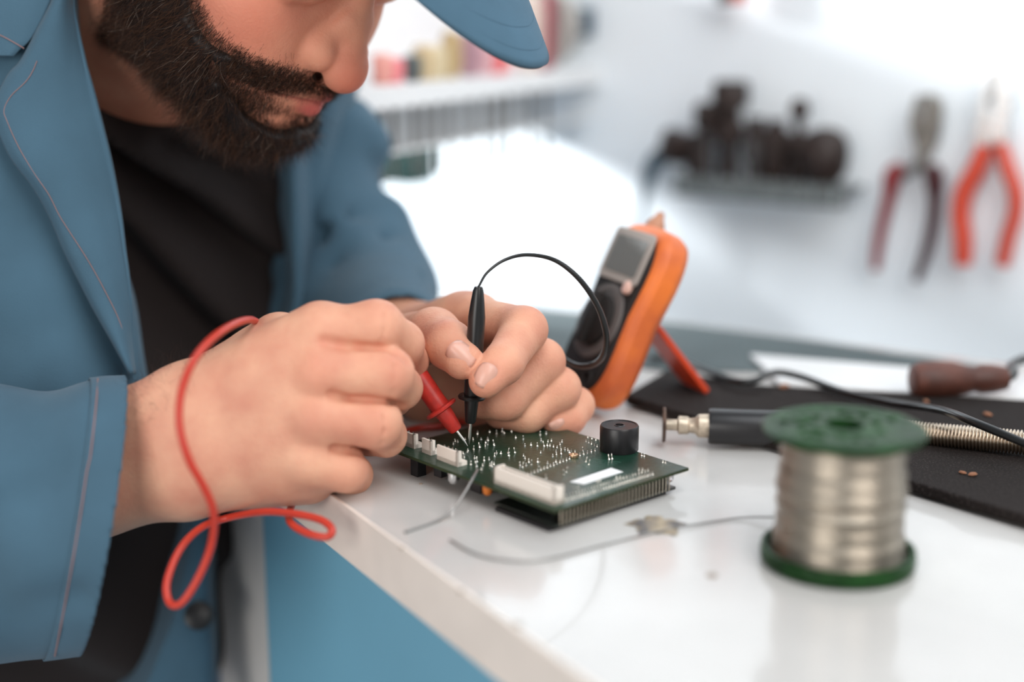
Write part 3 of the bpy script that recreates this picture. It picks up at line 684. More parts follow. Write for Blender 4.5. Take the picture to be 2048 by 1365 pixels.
def head_sdf(q):
    q = q.copy(); y = q[:,1].copy(); q[:,1] = np.abs(y)
    d = ell(q, (-.008,0,.055), (.098,.076,.088))
    d = smin(d, ell(q, (.040,0,.040), (.054,.060,.056)), .02)
    d = smin(d, ell(q, (.048,0,-.018), (.046,.054,.062)), .02)
    d = smin(d, cone(q, (.008,.048,-.044), (.080,.014,-.063), .013, .015), .028)
    d = smin(d, ell(q, (.045,0,-.047), (.048,.044,.034)), .02)
    d = smin(d, ell(q, (.087,0,-.064), (.017,.022,.015)), .014)
    d = smin(d, ell(q, (.060,.040,-.008), (.026,.022,.022)), .022)          # cheekbone
    d = smin(d, ell(q, (.070,.028,-.030), (.024,.022,.024)), .018)          # cheek
    d = smin(d, cone(q, (.090,.006,.040), (.082,.036,.040), .009, .008), .012)
    d = smax(d, -ell(q, (.104,.031,.022), (.020,.017,.013)), .012)
    d = smin(d, ell(q, (.079,.031,.022), (.0125,.0125,.0125)), .002)
    d = smin(d, cone(q, (.080,.020,.0225), (.080,.042,.0195), .0105, .0095), .004)   # lowered lids
    d = smin(d, ell(q, (.087,0,-.034), (.021,.028,.020)), .010)             # muzzle
    nb = cone(q, (.090,0,.030), (.1085,0,-.008), .0075, .0085)              # nose
    nb = smin(nb, ell(q, (.1090,0,-.0150), (.0135,.0130,.0130)), .007)
    nb = smin(nb, ell(q, (.0965,.0150,-.0115), (.0130,.0088,.0105)), .003)
    nb = smin(nb, cone(q, (.098,.006,.010), (.092,.014,-.014), .006, .008), .008)
    d = smin(d, nb, .0035)
    d = smax(d, -ell(q, (.1015,.0075,-.0240), (.0060,.0038,.0050)), .003)
    d = smax(d, -cone(q, (.0865,.0225,-.0010), (.0835,.0230,-.0205), .0024, .0022), .004)  # alar crease
    d = smin(d, cone(q, (.1060,.003,-.0350), (.0905,.028,-.0400), .0056, .0030), .003)     # lips
    d = smin(d, cone(q, (.1040,0,-.0455), (.0910,.024,-.0430), .0068, .0036), .003)
    d = smax(d, -cone(q, (.1130,0,-.0400), (.0945,.030,-.0418), .0015, .0015), .002)
    e = ell(q, (.002,.073,.004), (.017,.006,.030)); d = smin(d, e, .006)
    return d
NB0, NB1 = from_head((-.020,0,-.035)), pa(215, 230, .965)
def neck_sdf(P): return cone(P, NB0, NB1, .060, .070)

# ---- right hand (nearest the viewer)
mmr = .001
def chain(P, pts, k=.004):
    d = None
    for (a, ra), (b, rb) in zip(pts[:-1], pts[1:]):
        c = cone(P, a, b, ra, rb); d = c if d is None else smin(d, c, k)
    return d
RH = {
 'index':  [(pa(640,668,.702),.0125),(pa(752,655,.703),.0132),(pa(803,688,.722),.0110),(pa(818,722,.742),.0090)],
 'middle': [(pa(640,748,.694),.0125),(pa(774,748,.698),.0128),(pa(800,776,.722),.0108),(pa(790,800,.745),.0090)],
 'ring':   [(pa(632,838,.694),.0122),(pa(752,846,.698),.0122),(pa(770,872,.722),.0104),(pa(740,880,.745),.0088)],
 'pinky':  [(pa(615,925,.698),.0112),(pa(690,938,.703),.0112),(pa(705,950,.722),.0096),(pa(680,955,.742),.0082)]}
R_th = [(pa(520,720,.745),.016),(pa(640,690,.770),.0135),(pa(750,705,.765),.0115),(pa(817,722,.748),.0085)]
R_W = pa(330,895,.705)
R_E = pa(-440,1130,.770)            # right elbow
CREASE = []
def surf(px_, py_, fn, d0, d1):
    ds = np.linspace(d0, d1, 160); P = np.array([list(at(px_, py_, d)) for d in ds]); s_ = fn(P); k = np.argmax(s_ < 0); return float(ds[k]) if s_[k] < 0 else (d0+d1)/2
def rhand_sdf(P):
    # fingers kept apart by a small blend, palm by a larger one
    f = None
    for nme in ('index','middle','ring','pinky'):
        c = chain(P, RH[nme]); f = c if f is None else smin(f, c, .0012)
    th = chain(P, R_th)
    palm = None
    for (px_,py_,d_,r_) in ((642,668,.7065,.0165),(640,748,.7025,.0170),(632,838,.7025,.0170),(618,918,.7060,.0165)):
        w_ = pa(400, 805+(py_-672)*.50, .712)
        c = cone(P, pa(px_,py_,d_), w_, r_, .0185); palm = c if palm is None else smin(palm, c, .012)
    palm = smin(palm, cone(P, pa(615,952,.718), pa(400,952,.718), .0145, .018), .012)     # little finger side
    palm = smin(palm, cone(P, pa(560,690,.732), pa(430,790,.730), .017, .020), .014)      # thumb side
    wr = cone(P, pa(345,842,.716), pa(150,890,.728), .0245, .020); wr = smin(wr, cone(P, pa(345,950,.716), pa(150,1000,.728), .0220, .020), .02)
    wr = smin(wr, cone(P, pa(150,945,.728), R_E, .030, .030), .02)
    d = smin(palm, wr, .016)
    d = smin(d, f, .0050); d = smin(d, th, .010)
    if CREASE:
        for c_, r_, k_ in CREASE:
            near = np.linalg.norm(P-c_[len(c_)//2], axis=1) < .05
            if near.any():
                Q = P[near]; g_ = None
                for A0, A1 in zip(c_[:-1], c_[1:]):
                    e_ = cone(Q, A0, A1, r_, r_); g_ = e_ if g_ is None else np.minimum(g_, e_)
                d[near] = smax(d[near], -g_, k_)
    return d

cr_ = []
for line, r_, k_ in (([(648,682),(680,690),(720,693),(760,697),(795,706),(815,722)],.0012,.0042),([(664,788),(700,797),(740,800),(775,804),(800,812)],.0012,.0042),([(668,896),(700,904),(730,911),(755,920)],.0012,.0042),
        ([(766,612),(772,650),(762,684)],.0003,.0016),([(786,712),(790,748),(784,790)],.0003,.0016),([(764,815),(770,850),(762,888)],.0003,.0016)):
    cr_.append((np.array([pa(x,y,surf(x,y,rhand_sdf,.64,.80)) for x,y in line]), r_, k_))
CREASE += cr_

# ---- left hand (behind, black probe)
LH = {
 'index':  [(pa(955,640,.800),.0130),(pa(1048,660,.762),.0122),(pa(1006,728,.738),.0104),(pa(972,762,.730),.0090)],
 'middle': [(pa(1000,690,.812),.0130),(pa(1083,724,.776),.0124),(pa(1012,800,.766),.0108),(pa(968,806,.769),.0092)],
 'ring':   [(pa(1020,735,.822),.0125),(pa(1118,778,.782),.0116),(pa(1055,826,.778),.0106),(pa(1000,826,.782),.0090)],
 'pinky':  [(pa(1040,775,.832),.0115),(pa(1150,812,.799),.0104),(pa(1135,836,.790),.0096),(pa(1112,842,.785),.0084)]}
L_th = [(pa(800,690,.805),.0170),(pa(868,670,.768),.0142),(pa(898,690,.748),.0125),(pa(925,720,.737),.0104)]
L_W = pa(790,672,.880); L_E = pa(706,592,1.0) 
def lhand_sdf(P):
    f = None
    for nme in ('index','middle','ring','pinky'):
        c = chain(P, LH[nme]); f = c if f is None else smin(f, c, .0016)
    palm = None
    for (px_,py_,d_,r_) in ((955,640,.806,.0150),(990,690,.818,.0155),(1005,735,.828,.0155),(1015,778,.838,.0150)):
        c = cone(P, pa(px_,py_,d_), pa(845,690+(py_-640)*.4,.862), r_, .020); palm = c if palm is None else smin(palm, c, .014)
    palm = smin(palm, cone(P, pa(850,690,.840), pa(920,640,.815), .020, .014), .014)
    palm = smin(palm, cone(P, pa(860,800,.850), pa(1000,815,.835), .017, .013), .014)
    wr = cone(P, pa(850,700,.870), L_W, .026, .024); wr = smin(wr, cone(P, L_W, A(L_E), .024, .030), .008)
    d = smin(palm, wr, .016); d = smin(d, f, .005)
    d = smin(d, chain(P, L_th), .0018)
    return d

# torso under the clothes
SH_R = pa(-110, 60, .86); SH_L = pa(585, 285, 1.05); CH = pa(320, 430, 1.04); BE = pa(205, 1000, 1.03); HIP = A((-.42, 1.0, .56))
def torso_sdf(P):
    d = cone(P, SH_R+A((.0,.05,-.03)), SH_L+A((-.03,0,-.03)), .075, .070)
    d = smin(d, cone(P, CH, BE, .118, .110), .06)
    d = smin(d, cone(P, BE, HIP, .110, .120), .06)
    d = smin(d, cone(P, NB1, CH, .07, .10), .05)
    return d
R_SH = SH_R; 
def arms_sdf(P):
    d = smin(cone(P, SH_R, R_E, .050, .036), cone(P, R_E, pa(150,945,.722), .034, .033), .02)
    e = smin(cone(P, SH_L, A(L_E), .042, .032), cone(P, A(L_E), L_W, .031, .023), .01)
    return np.minimum(d, e)
def body_sdf(P):
    d = smin(head_sdf(to_head(P)), neck_sdf(P), .012)
    d = smin(d, torso_sdf(P), .03); d = smin(d, arms_sdf(P), .02)
    return smin(smin(d, rhand_sdf(P), .004), lhand_sdf(P), .004)
# one mesh from several grids of different fineness that share their borders' field
M_skin = mat('skin', (.73,.40,.265), .56, var=.0, vscale=45, col2=(.58,.245,.165), bump=.28, bscale=650, sss=.18, spec=.3, vpos=(.25,.75))
hc = from_head((.03,0,-.01))
def box_of(pts, pad): p = np.array(pts); return p.min(0)-pad, p.max(0)+pad
rh_all = [c for v in RH.values() for c, _ in v]+[c for c, _ in R_th]+[pa(400,800,.712),pa(400,990,.712),pa(150,900,.722)]
lh_all = [c for v in LH.values() for c, _ in v]+[c for c, _ in L_th]+[L_W]
parts = []
parts.append(sdf_mesh(lambda P: smin(head_sdf(to_head(P)), neck_sdf(P), .012), hc-.165, hc+.165, .0016))
l, h = box_of(rh_all, .030); parts.append(sdf_mesh(rhand_sdf, l, h, .0013))
l, h = box_of(lh_all, .030); parts.append(sdf_mesh(lhand_sdf, l, h, .0013))
l, h = box_of([SH_R,SH_L,HIP,R_E,L_E,BE,L_W,pa(150,945,.722)], .15)
parts.append(sdf_mesh(lambda P: np.minimum(smin(torso_sdf(P), arms_sdf(P), .02), cone(P, NB0, NB1, .054, .064)), l, h, .008))
n = 0; VV = []; FF_ = []
for V, F in parts: VV.append(V); FF_.append(F+n); n += len(V)
VV = np.concatenate(VV); FF_ = np.concatenate(FF_)
body = np_obj('body', VV, FF_, M_skin, man)
# reddish lips, knuckles and nails' beds as pigment
M_skin2 = M_skin
ca = body.data.color_attributes.new('pigment', 'FLOAT_COLOR', 'POINT')
q = to_head(VV); qa = q.copy(); qa[:,1] = np.abs(qa[:,1])
lip = np.minimum(cone(qa, A((.1065,.002,-.0355)), A((.0915,.027,-.0402)), .0050, .0024), cone(qa, A((.1045,0,-.0450)), A((.0915,.024,-.0430)), .0064, .0034))
lipm = np.clip(1-lip/.0016, 0, 1)*(q[:,0] > .08)
red_ = np.zeros(len(VV))
for c, r in [(p__, .0035) for q__ in cr_[:3] for p__ in q__[0]]+[(pa(620,755,.684),.010),(NOSE,.020),(from_head((.065,-.045,-.012)),.030)]: red_ = np.maximum(red_, (.7 if r > .015 else .3)*np.exp(-(np.linalg.norm(VV-c,axis=1)/r)**2))
for L_ in (LH, RH):
    for v in L_.values(): red_ = np.maximum(red_, .35*np.exp(-(np.linalg.norm(VV-v[-1][0],axis=1)/.013)**2)); red_ = np.maximum(red_, .2*np.exp(-(np.linalg.norm(VV-v[1][0],axis=1)/.013)**2))
inhead = ((np.linalg.norm(VV-hc,axis=1) < .17))*1.0
ca.data.foreach_set('color', np.stack([lipm, red_, inhead, np.ones(len(VV))], 1).astype(np.float32).ravel())
nt = M_skin.node_tree; b = nt.nodes['Principled BSDF']; base = b.inputs['Base Color'].links[0].from_socket
at_ = nt.nodes.new('ShaderNodeAttribute'); at_.attribute_name = 'pigment'; sep = nt.nodes.new('ShaderNodeSeparateColor'); nt.links.new(at_.outputs['Color'], sep.inputs['Color'])
def mixc(fac, a, col):
    m = nt.nodes.new('ShaderNodeMix'); m.data_type = 'RGBA'; nt.links.new(fac, m.inputs['Factor']); nt.links.new(a, m.inputs['A']); m.inputs['B'].default_value = (*col,1); return m.outputs['Result']
hd = nt.nodes.new('ShaderNodeMath'); hd.operation='MULTIPLY'; hd.inputs[1].default_value=.45; nt.links.new(sep.outputs['Blue'], hd.inputs[0])
o1 = mixc(hd.outputs[0], base, (.60,.22,.13)); o2 = mixc(sep.outputs['Green'], o1, (.62,.17,.11)); o3 = mixc(sep.outputs['Red'], o2, (.50,.12,.10))
nt.links.new(o3, b.inputs['Base Color'])
# ---------------------------------------------------------------- beard, hair, cap
def sstep(t): t = np.clip(t, 0, 1); return t*t*(3-2*t)
def beard_mask(q):
    """metres inside the bearded region of the face, head coordinates"""
    x, y, z = q[:,0], np.abs(q[:,1]), q[:,2]
    zl = np.interp(x, [-.03,.010,.026,.045,.066,.080,.094], [.10,.060,.010,-.011,-.0215,-.0225,-.0225])
    m = zl-z
    m = np.minimum(m, x+.008+np.clip(z+.03,0,1)*.1)
    m = np.minimum(m, z+.094)
    lip = (np.sqrt((y/.0285)**2+((z+.0425)/.0100)**2)-1)*.010
    m = np.where(x > .070, np.minimum(m, lip), m)
    bare = (np.sqrt(((y-.016)/.009)**2+((z+.0550)/.0040)**2)-1)*.006
    m = np.where(x > .070, np.minimum(m, bare), m)
    nose = np.where(((x > .0865) & (z > -.0200) & (y < .026)) | ((x > .1045) & (z > -.0260)), -.01, .1); return np.minimum(m, nose)
def beard_thick(q):
    m = beard_mask(q)-np.interp(q[:,0], [.055,.078], [.0060,.0045]); t = sstep(m/np.interp(q[:,0], [.055,.078], [.014,.0060]))
    lump = .0005*np.sin(q[:,0]*420+np.sin(q[:,2]*300)*1.5)+.0005*np.sin(q[:,1]*390+q[:,2]*330)
    full = .0032+.0045*sstep((-.050-q[:,2])/.03)
    full = np.where((q[:,0] > .083) & (q[:,2] > -.038), .0022, full)
    return -.0035+(full+.0035+lump)*t
def beard_sdf(P):
    q = to_head(P); return head_sdf(q)-beard_thick(q)
M_beard = mat('beard_hair', (.075,.032,.018), .45, var=0, vscale=500, col2=(.012,.007,.006), spec=.35)
def tone(o, T_):
    ca_ = o.data.color_attributes.new('tone', 'FLOAT_COLOR', 'POINT'); ca_.data.foreach_set('color', np.repeat(T_[:,None], 4, 1).astype(np.float32).ravel())
nt = M_beard.node_tree; at2 = nt.nodes.new('ShaderNodeAttribute'); at2.attribute_name = 'tone'; rp = nt.nodes.new('ShaderNodeValToRGB')
rp.color_ramp.elements[0].color = (.010,.006,.005,1); rp.color_ramp.elements[1].color = (.45,.36,.30,1); rp.color_ramp.elements[1].position = 1
for p_, c_ in ((.45,(.022,.010,.007,1)),(.80,(.075,.030,.014,1)),(.97,(.15,.065,.03,1))): e__ = rp.color_ramp.elements.new(p_); e__.color = c_
nt.links.new(at2.outputs['Fac'], rp.inputs['Fac']); nt.links.new(rp.outputs['Color'], nt.nodes['Principled BSDF'].inputs['Base Color'])

V_, F_ = sdf_mesh(beard_sdf, hc-.150, hc+.150, .0020)
qv = to_head(V_); keep = beard_thick(qv) > -.0015
fk = keep[F_].all(1); F2 = F_[fk]; used = np.unique(F2); rem = -np.ones(len(V_), int); rem[used] = np.arange(len(used))
V_ = V_[used]; F2 = rem[F2]; qv = qv[used]
rng = np.random.default_rng(3)
# strands
def normals(V, F):
    n_ = np.cross(V[F[:,2]]-V[F[:,0]], V[F[:,3]]-V[F[:,1]]); N = np.zeros_like(V)
    for k in range(4): np.add.at(N, F[:,k], n_)
    return N/np.maximum(np.linalg.norm(N, axis=1, keepdims=True), 1e-12)
def strands(P, N, L, Dr, r0, curl, seg=6):
    """thin tapering three sided hairs, vectorised"""
    n_ = len(P); pts = [P]; d = Dr.copy(); c1 = rng.normal(size=(n_,3))*curl
    for s_ in range(seg):
        d = d+c1*.5+rng.normal(size=(n_,3))*curl*.35; d -= N*.03
        d /= np.linalg.norm(d, axis=1, keepdims=True); pts.append(pts[-1]+d*(L/seg)[:,None])
    pts = np.stack(pts, 1); t = np.gradient(pts, axis=1); t /= np.linalg.norm(t, axis=2, keepdims=True)
    a = np.cross(t, A((.3,.5,.8))); a /= np.maximum(np.linalg.norm(a, axis=2, keepdims=True), 1e-9); b_ = np.cross(t, a)
    rad = r0*np.linspace(1, .25, seg+1)[None,:,None]
    ring = np.stack([pts+rad*(a*math.cos(k)+b_*math.sin(k)) for k in (0, 2.094, 4.189)], 2)   # n,seg+1,3,3
    V = ring.reshape(-1, 3); base_ = (np.arange(n_)*(seg+1)*3)[:,None,None]
    i = np.arange(seg)[None,:,None]*3; k = np.arange(3)[None,None,:]; k2 = (k+1) % 3
    F = np.stack([base_+i+k, base_+i+k2, base_+i+3+k2, base_+i+3+k], -1).reshape(-1, 4)
    return V, F
hv, hf = parts[0]; hq = to_head(hv); mk = beard_mask(hq); hn = normals(hv, hf); hn *= np.sign(np.mean(np.sum(hn*(hv-hc),1)))
w_ = np.clip((mk+.0035)/.0060, 0, 1)**1.5*np.where(hq[:,1] < .03, 1, .3)*np.where((hq[:,0] > .08) & (hq[:,2] > -.040), 3.6, 1.)*np.where((mk < .010), 1.5, 1.); w_ /= w_.sum()
pick = rng.choice(len(hv), 58000, p=w_)
Pq = hq[pick]; Nn = hn[pick]; up_ = np.maximum(beard_thick(Pq)-.0003, -.0004)
flow = np.stack([np.where(Pq[:,0] > .07, .15, -.10)+0*Pq[:,0], np.sign(Pq[:,1])*.15, -np.ones(len(Pq))*1.], 1)
mus = (Pq[:,0] > .080) & (Pq[:,2] > -.040); flow[mus] = np.stack([.1+0*Pq[mus,0], np.sign(Pq[mus,1])*.75, -.8+0*Pq[mus,0]], 1)
rt_ = hv[pick]+Nn*np.maximum(up_,0)[:,None]; gb = np.stack([beard_sdf(rt_+np.eye(3)[i]*.0015)-beard_sdf(rt_-np.eye(3)[i]*.0015) for i in range(3)], 1)
gb /= np.maximum(np.linalg.norm(gb,axis=1,keepdims=True),1e-9); Nn = np.where((up_ > 0)[:,None], gb, Nn)
Dr = flow@HR.T; Dr -= Nn*np.sum(Dr*Nn, 1, keepdims=True)*.85; Dr /= np.linalg.norm(Dr, axis=1, keepdims=True); Dr += Nn*.50
Dr /= np.linalg.norm(Dr, axis=1, keepdims=True)
Ls = rng.uniform(.007, .015, len(pick))*np.clip(.5+beard_mask(Pq)/.02, .5, 1.25); Ls[mus] *= .5
base0 = hv[pick]+hn[pick]*up_[:,None]+rng.normal(size=(len(pick),3))*.0005
SV, SF = strands(base0, Nn, Ls, Dr, .00008, .22)
allV = np.concatenate([V_, SV]); allF = np.concatenate([F2, SF+len(V_)])
beard = np_obj('beard', allV, allF, M_beard, man)
tone(beard, np.concatenate([np.zeros(len(V_)), np.repeat(rng.random(len(pick)), 21)]))
# short stubble hairs growing out of the skin along the edge of the beard
edge_ = np.where((mk > -.009) & (mk < .002) & (hq[:,1] < .03))[0]
e_ = rng.choice(edge_, 2600, p=(lambda w: w/w.sum())(np.exp(mk[edge_]/.0028)))
En = hn[e_]
fl_ = np.tile(A((-.15,0,-1.)),(len(e_),1))@HR.T; fl_ -= En*np.sum(fl_*En,1,keepdims=True); fl_ /= np.linalg.norm(fl_,axis=1,keepdims=True); fl_ += En*.45; fl_ /= np.linalg.norm(fl_,axis=1,keepdims=True)
SV, SF = strands(hv[e_], En, rng.uniform(.003,.008,len(e_)), fl_, .00006, .22, 4)
tone(np_obj('stubble', SV, SF, M_beard, man), np.repeat(rng.random(len(e_))*.6, 15))
# forearm hairs at the right wrist
aw = parts[1][0]; an = normals(*parts[1]); an *= np.sign(np.mean(np.sum(an*(aw-pa(500,800,.75)),1)))
pcs = np.where(((aw-A(pa(330,800,.71)))@A(pa(400,1000,.71)-pa(330,800,.71)) < .004) & (np.linalg.norm(aw-pa(310,760,.715),axis=1) < .034))[0]
if len(pcs) > 50:
    ai = rng.choice(pcs, 260); D_ = an[ai]*.55+(A(pa(400,700,.71))-A(pa(250,800,.71)))[None]*4+rng.normal(size=(260,3))*.25; D_ /= np.linalg.norm(D_,axis=1,keepdims=True)
    SV, SF = strands(aw[ai], an[ai], rng.uniform(.006,.015,260), D_, .00005, .3, 5); tone(np_obj('arm_hair', SV, SF, M_beard, man), np.repeat(rng.random(260)*.7, 18))

def open_sheet(name, solid, cut, l, h, res, m, parent, th=.002):
    # surface of a solid field without its cut-away part, as cloth of real thickness
    V, F = sdf_mesh(solid, l, h, res); c = cut(V); F = F[c[F].mean(1) < 0]
    used = np.unique(F); rem = -np.ones(len(V), int); rem[used] = np.arange(len(used)); V = V[used].copy(); c = c[used]; F = rem[F]
    # pull the border vertices back onto the cut
    e = res*.5; g = np.stack([(cut(V+np.eye(3)[i]*e)-cut(V-np.eye(3)[i]*e))/(2*e) for i in range(3)], 1)
    E_ = np.sort(np.concatenate([F[:,[0,1]],F[:,[1,2]],F[:,[2,3]],F[:,[3,0]]]),1); k_ = E_[:,0].astype(np.int64)*len(V)+E_[:,1]
    uq, ct = np.unique(k_, return_counts=True); uq = uq[ct == 1]; m_ = np.zeros(len(V), bool); m_[uq//len(V)] = True; m_[uq%len(V)] = True
    m_ &= np.abs(c) < res*2; V[m_] -= g[m_]*(c[m_]/np.maximum((g[m_]**2).sum(1), .2))[:,None]
    o = np_obj(name, V, F, m, parent); md = o.modifiers.new('thickness', 'SOLIDIFY'); md.thickness = th; md.offset = -1; return o
M_cap = mat('cap_cloth', (.056,.122,.180), .85, var=.12, vscale=30, bump=.25, bscale=1600)
def cap_sdf(P):
    return ell(to_head(P), (-.006,0,.066), (.108,.086,.096))
def cap_cut(P): q = to_head(P); return .078-q[:,2]+.16*np.minimum(q[:,0],0)
cap = thing('cap', 'blue work cap with a curved brim worn by the bearded man', 'cap', (0,0,0))
open_sheet('crown', cap_sdf, cap_cut, from_head((0,0,.07))-.15, from_head((0,0,.07))+.15, .004, M_cap, cap)
def grid_obj(name, G, m, parent, th=.0015, sub=8, fold=None, off=0.):
    """G[row][col] -> smooth sheet of real thickness"""
    rows = [crv([Vector(p) for p in r], sub) for r in G]; cols = [crv([r[j] for r in rows], sub) for j in range(len(rows[0]))]
    nr, nc = len(cols[0]), len(cols); P = np.array([[list(cols[j][i]) for j in range(nc)] for i in range(nr)])
    if fold is not None: P = fold(P)
    V = P.reshape(-1,3); ii = np.arange(nr-1)[:,None]*nc+np.arange(nc-1)[None]; F = np.stack([ii, ii+1, ii+nc+1, ii+nc], -1).reshape(-1,4)
    o = np_obj(name, V, F, m, parent)
    md = o.modifiers.new('thickness', 'SOLIDIFY'); md.thickness = th; md.offset = off
    return o, P
G = []
for v in np.linspace(0, 1, 6):
    r_ = []
    for u in np.linspace(-1, 1, 13):
        a = u*math.radians(70); rx_, ry_ = -.008+.106*math.cos(a), .084*math.sin(a); k_ = 1-abs(u)**2.5
        r_.append(from_head((rx_+.100*k_*v, ry_*(1-.12*v*v), .101-.034*v*k_-.030*u*u*v+.006*v*(1-v))))
    G.append(r_)
br, Pb = grid_obj('brim', G, M_cap, cap, .003, 5)
for k in (.80,.92):
    e_k = int(k*(Pb.shape[0]-1)); MB().tube([Vector(p)+Vector(HR[:,2])*.0016 for p in Pb[e_k]], .0003, 4, 1).build('brim_stitching', M_cap, br)

# ---------------------------------------------------------------- nails
M_nail2 = mat('fingernail', (.66,.36,.28), .3, sss=.1)
def nail(c, tipdir, w_, l_, name='fingernail'):
    c = Vector(c); vd = (Vector((0,0,T+CAMH))-c).normalized(); x = (Vector(tipdir)-c); x = (x-vd*x.dot(vd)).normalized(); y = vd.cross(x)
    V = []; n1, n2 = 9, 9
    for i in range(n1):
        for j in range(n2):
            u = i/(n1-1)*2-1; v = j/(n2-1)*2-1
            r_ = 1-.18*max(0,abs(v))**3*(abs(u)**3)
            X = l_/2*u*(1-.16*v*v*(1 if u > 0 else 1.4)); Y = w_/2*v*(1-.22*abs(u)**3)
            V.append(c+x*X+y*Y+vd*(.0010-.0038*(v*v)*(w_/.012)-.0012*u*u))
    F = [(i*n2+j, i*n2+j+1, (i+1)*n2+j+1, (i+1)*n2+j) for i in range(n1-1) for j in range(n2-1)]
    o = mesh_obj(name, V, F, M_nail2, body); md = o.modifiers.new('t','SOLIDIFY'); md.thickness = .0007; md.offset = 0; return o
def surf(px_, py_, fn, d0, d1):
    ds = np.linspace(d0, d1, 160); P = np.array([list(at(px_, py_, d)) for d in ds]); s_ = fn(P); k = np.argmax(s_ < 0); return float(ds[k]) if s_[k] < 0 else (d0+d1)/2
for (cx,cy,tx,ty,w_,l_,fn) in ((922,711,952,736,.0125,.0158,lhand_sdf),(972,752,960,775,.0110,.0132,lhand_sdf),(1112,846,1100,850,.008,.009,lhand_sdf)):
    d = surf(cx, cy, fn, .66, .90); nail(at(cx,cy,d-.0002), at(tx,ty,d), w_, l_)

# ---------------------------------------------------------------- clothes
M_tee = mat('dark_brown_jersey', (.018,.0115,.0105), .9, sheen=.04, bump=.3, bscale=1500)
M_jac = mat('blue_work_cloth', (.053,.118,.172), .88, var=.12, vscale=25, bump=.35, bscale=1500, sheen=.1)
M_st = mat('stitch_thread', (.30,.17,.16), .7)
CF_ = A((0, CP, -SP))                         # depth direction used to flatten the sleeves
up_axis = (A(CH)-A(BE)); up_axis /= np.linalg.norm(up_axis)
NPn = (NB0-NB1)/np.linalg.norm(NB0-NB1); NP0 = pa(245,60,.92)+NPn*.03
def tee_sdf(P):
    q = P-A(CH); hgt = q@up_axis; lat = q@A((.86,-.5,0))
    spread = np.clip(.16-hgt, .05, 1)
    f = .0045*np.sin(lat/spread*26+hgt*12)+.0035*np.sin(lat/spread*15+hgt*30+1)+.0030*np.sin(hgt*75+lat*40)*sstep((-hgt-.15)/.1)
    f = f*sstep((np.linalg.norm(P-SH_L,axis=1)-.09)/.05)
    d = smin(torso_sdf(P), cone(P, NB1, NB1+(NB0-NB1)*.5, .062, .060), .03)-.017-f*1.5*sstep((.10-hgt)/.08)
    return np.maximum(d, (P-NP0)@NPn)
l, h = box_of([SH_R,SH_L,HIP,BE,CH], .17)
np_obj('t_shirt', *sdf_mesh(tee_sdf, l, h, .004), M_tee, man)

jac = bpy.data.objects.new('jacket', None); link(jac, man)
# near sleeve with its hanging cuff
def flatten(P, c, k): return P+CF_[None]*(((P-c)@CF_)*(1/k-1))[:,None]
CU0, CU1, EL2 = pa(225,1032,.722), pa(0,1042,.728), pa(-440,1150,.77)
ca_, cb_ = pa(256,738,.70), pa(172,1327,.70); vdir = A(ray(215,1030)); vdir = vdir/np.linalg.norm(vdir)
CN = np.cross(cb_-ca_, vdir); CN /= np.linalg.norm(CN); CN = CN if CN[0] > 0 else -CN
CN = CN+vdir*.10; CN /= np.linalg.norm(CN)
def slv(P):
    Q = flatten(P, CU0, .70)
    c0, c1, c2 = [flatten(x[None], CU0, .70)[0] for x in (CU0, CU1, EL2)]
    d = cone(Q, c0+(c0-c1)*.5, c1, .0705, .0670); d = smin(d, cone(Q, c1, c2, .0670, .075), .02)
    a = P@A((.25,.1,1.)); b_ = P@A((1,0,.2))
    f = .0030*np.sin(a*62+b_*40)+.0022*np.sin(a*110-b_*70+1)+.002*np.sin(b_*90+a*20)
    for A0,A1,r_ in ((pa(-60,1040,.672),pa(105,940,.668),.0060),(pa(-60,880,.674),pa(110,790,.680),.0045),(pa(20,1240,.676),pa(150,1200,.676),.0045)): d = smax(d, -cone(P, A0, A1, r_, r_*.4), .018)
    return d-f*sstep(((CU0-P)@CN+.0)/.05)
def sleeveR(P):
    return smin(slv(P), cone(P, EL2, SH_R, .070, .085), .03)
l, h = box_of([CU0,CU1,EL2,SH_R], .13); h = h+0
sR = open_sheet('near_sleeve', sleeveR, lambda P: (P-ca_)@CN, l, h, .0030, M_jac, jac)
# hem: a second layer of cloth at the cuff and its stitch line
l2, h2 = box_of([pa(256,738,.72),pa(172,1327,.72)], .06)
open_sheet('cuff', lambda P: slv(P)-.0011, lambda P: np.maximum((P-ca_)@CN-.0008, -((P-ca_)@CN+.0155)), l2, h2, .0017, M_jac, sR, .001)
def surfline(pts, fn, d0, d1, lift=.0011):
    return [at(x,y,surf(x,y,fn,d0,d1)-lift) for x,y in pts]
cl_ = [(193+(103-193)*t, 752+(1322-752)*t) for t in np.linspace(.0,.985,22)]
cl_ = [(193+ (3 if t<.3 else 0) -18*math.sin(t*1.9)*0 + (108-193)*(t**1.35), 752+(1322-752)*t) for t in np.linspace(0.01,.985,22)]
MB().tube(surfline(cl_, lambda P: slv(P)-.0012, .60, .78), .00035, 6, 2).build('stitching', M_st, sR)

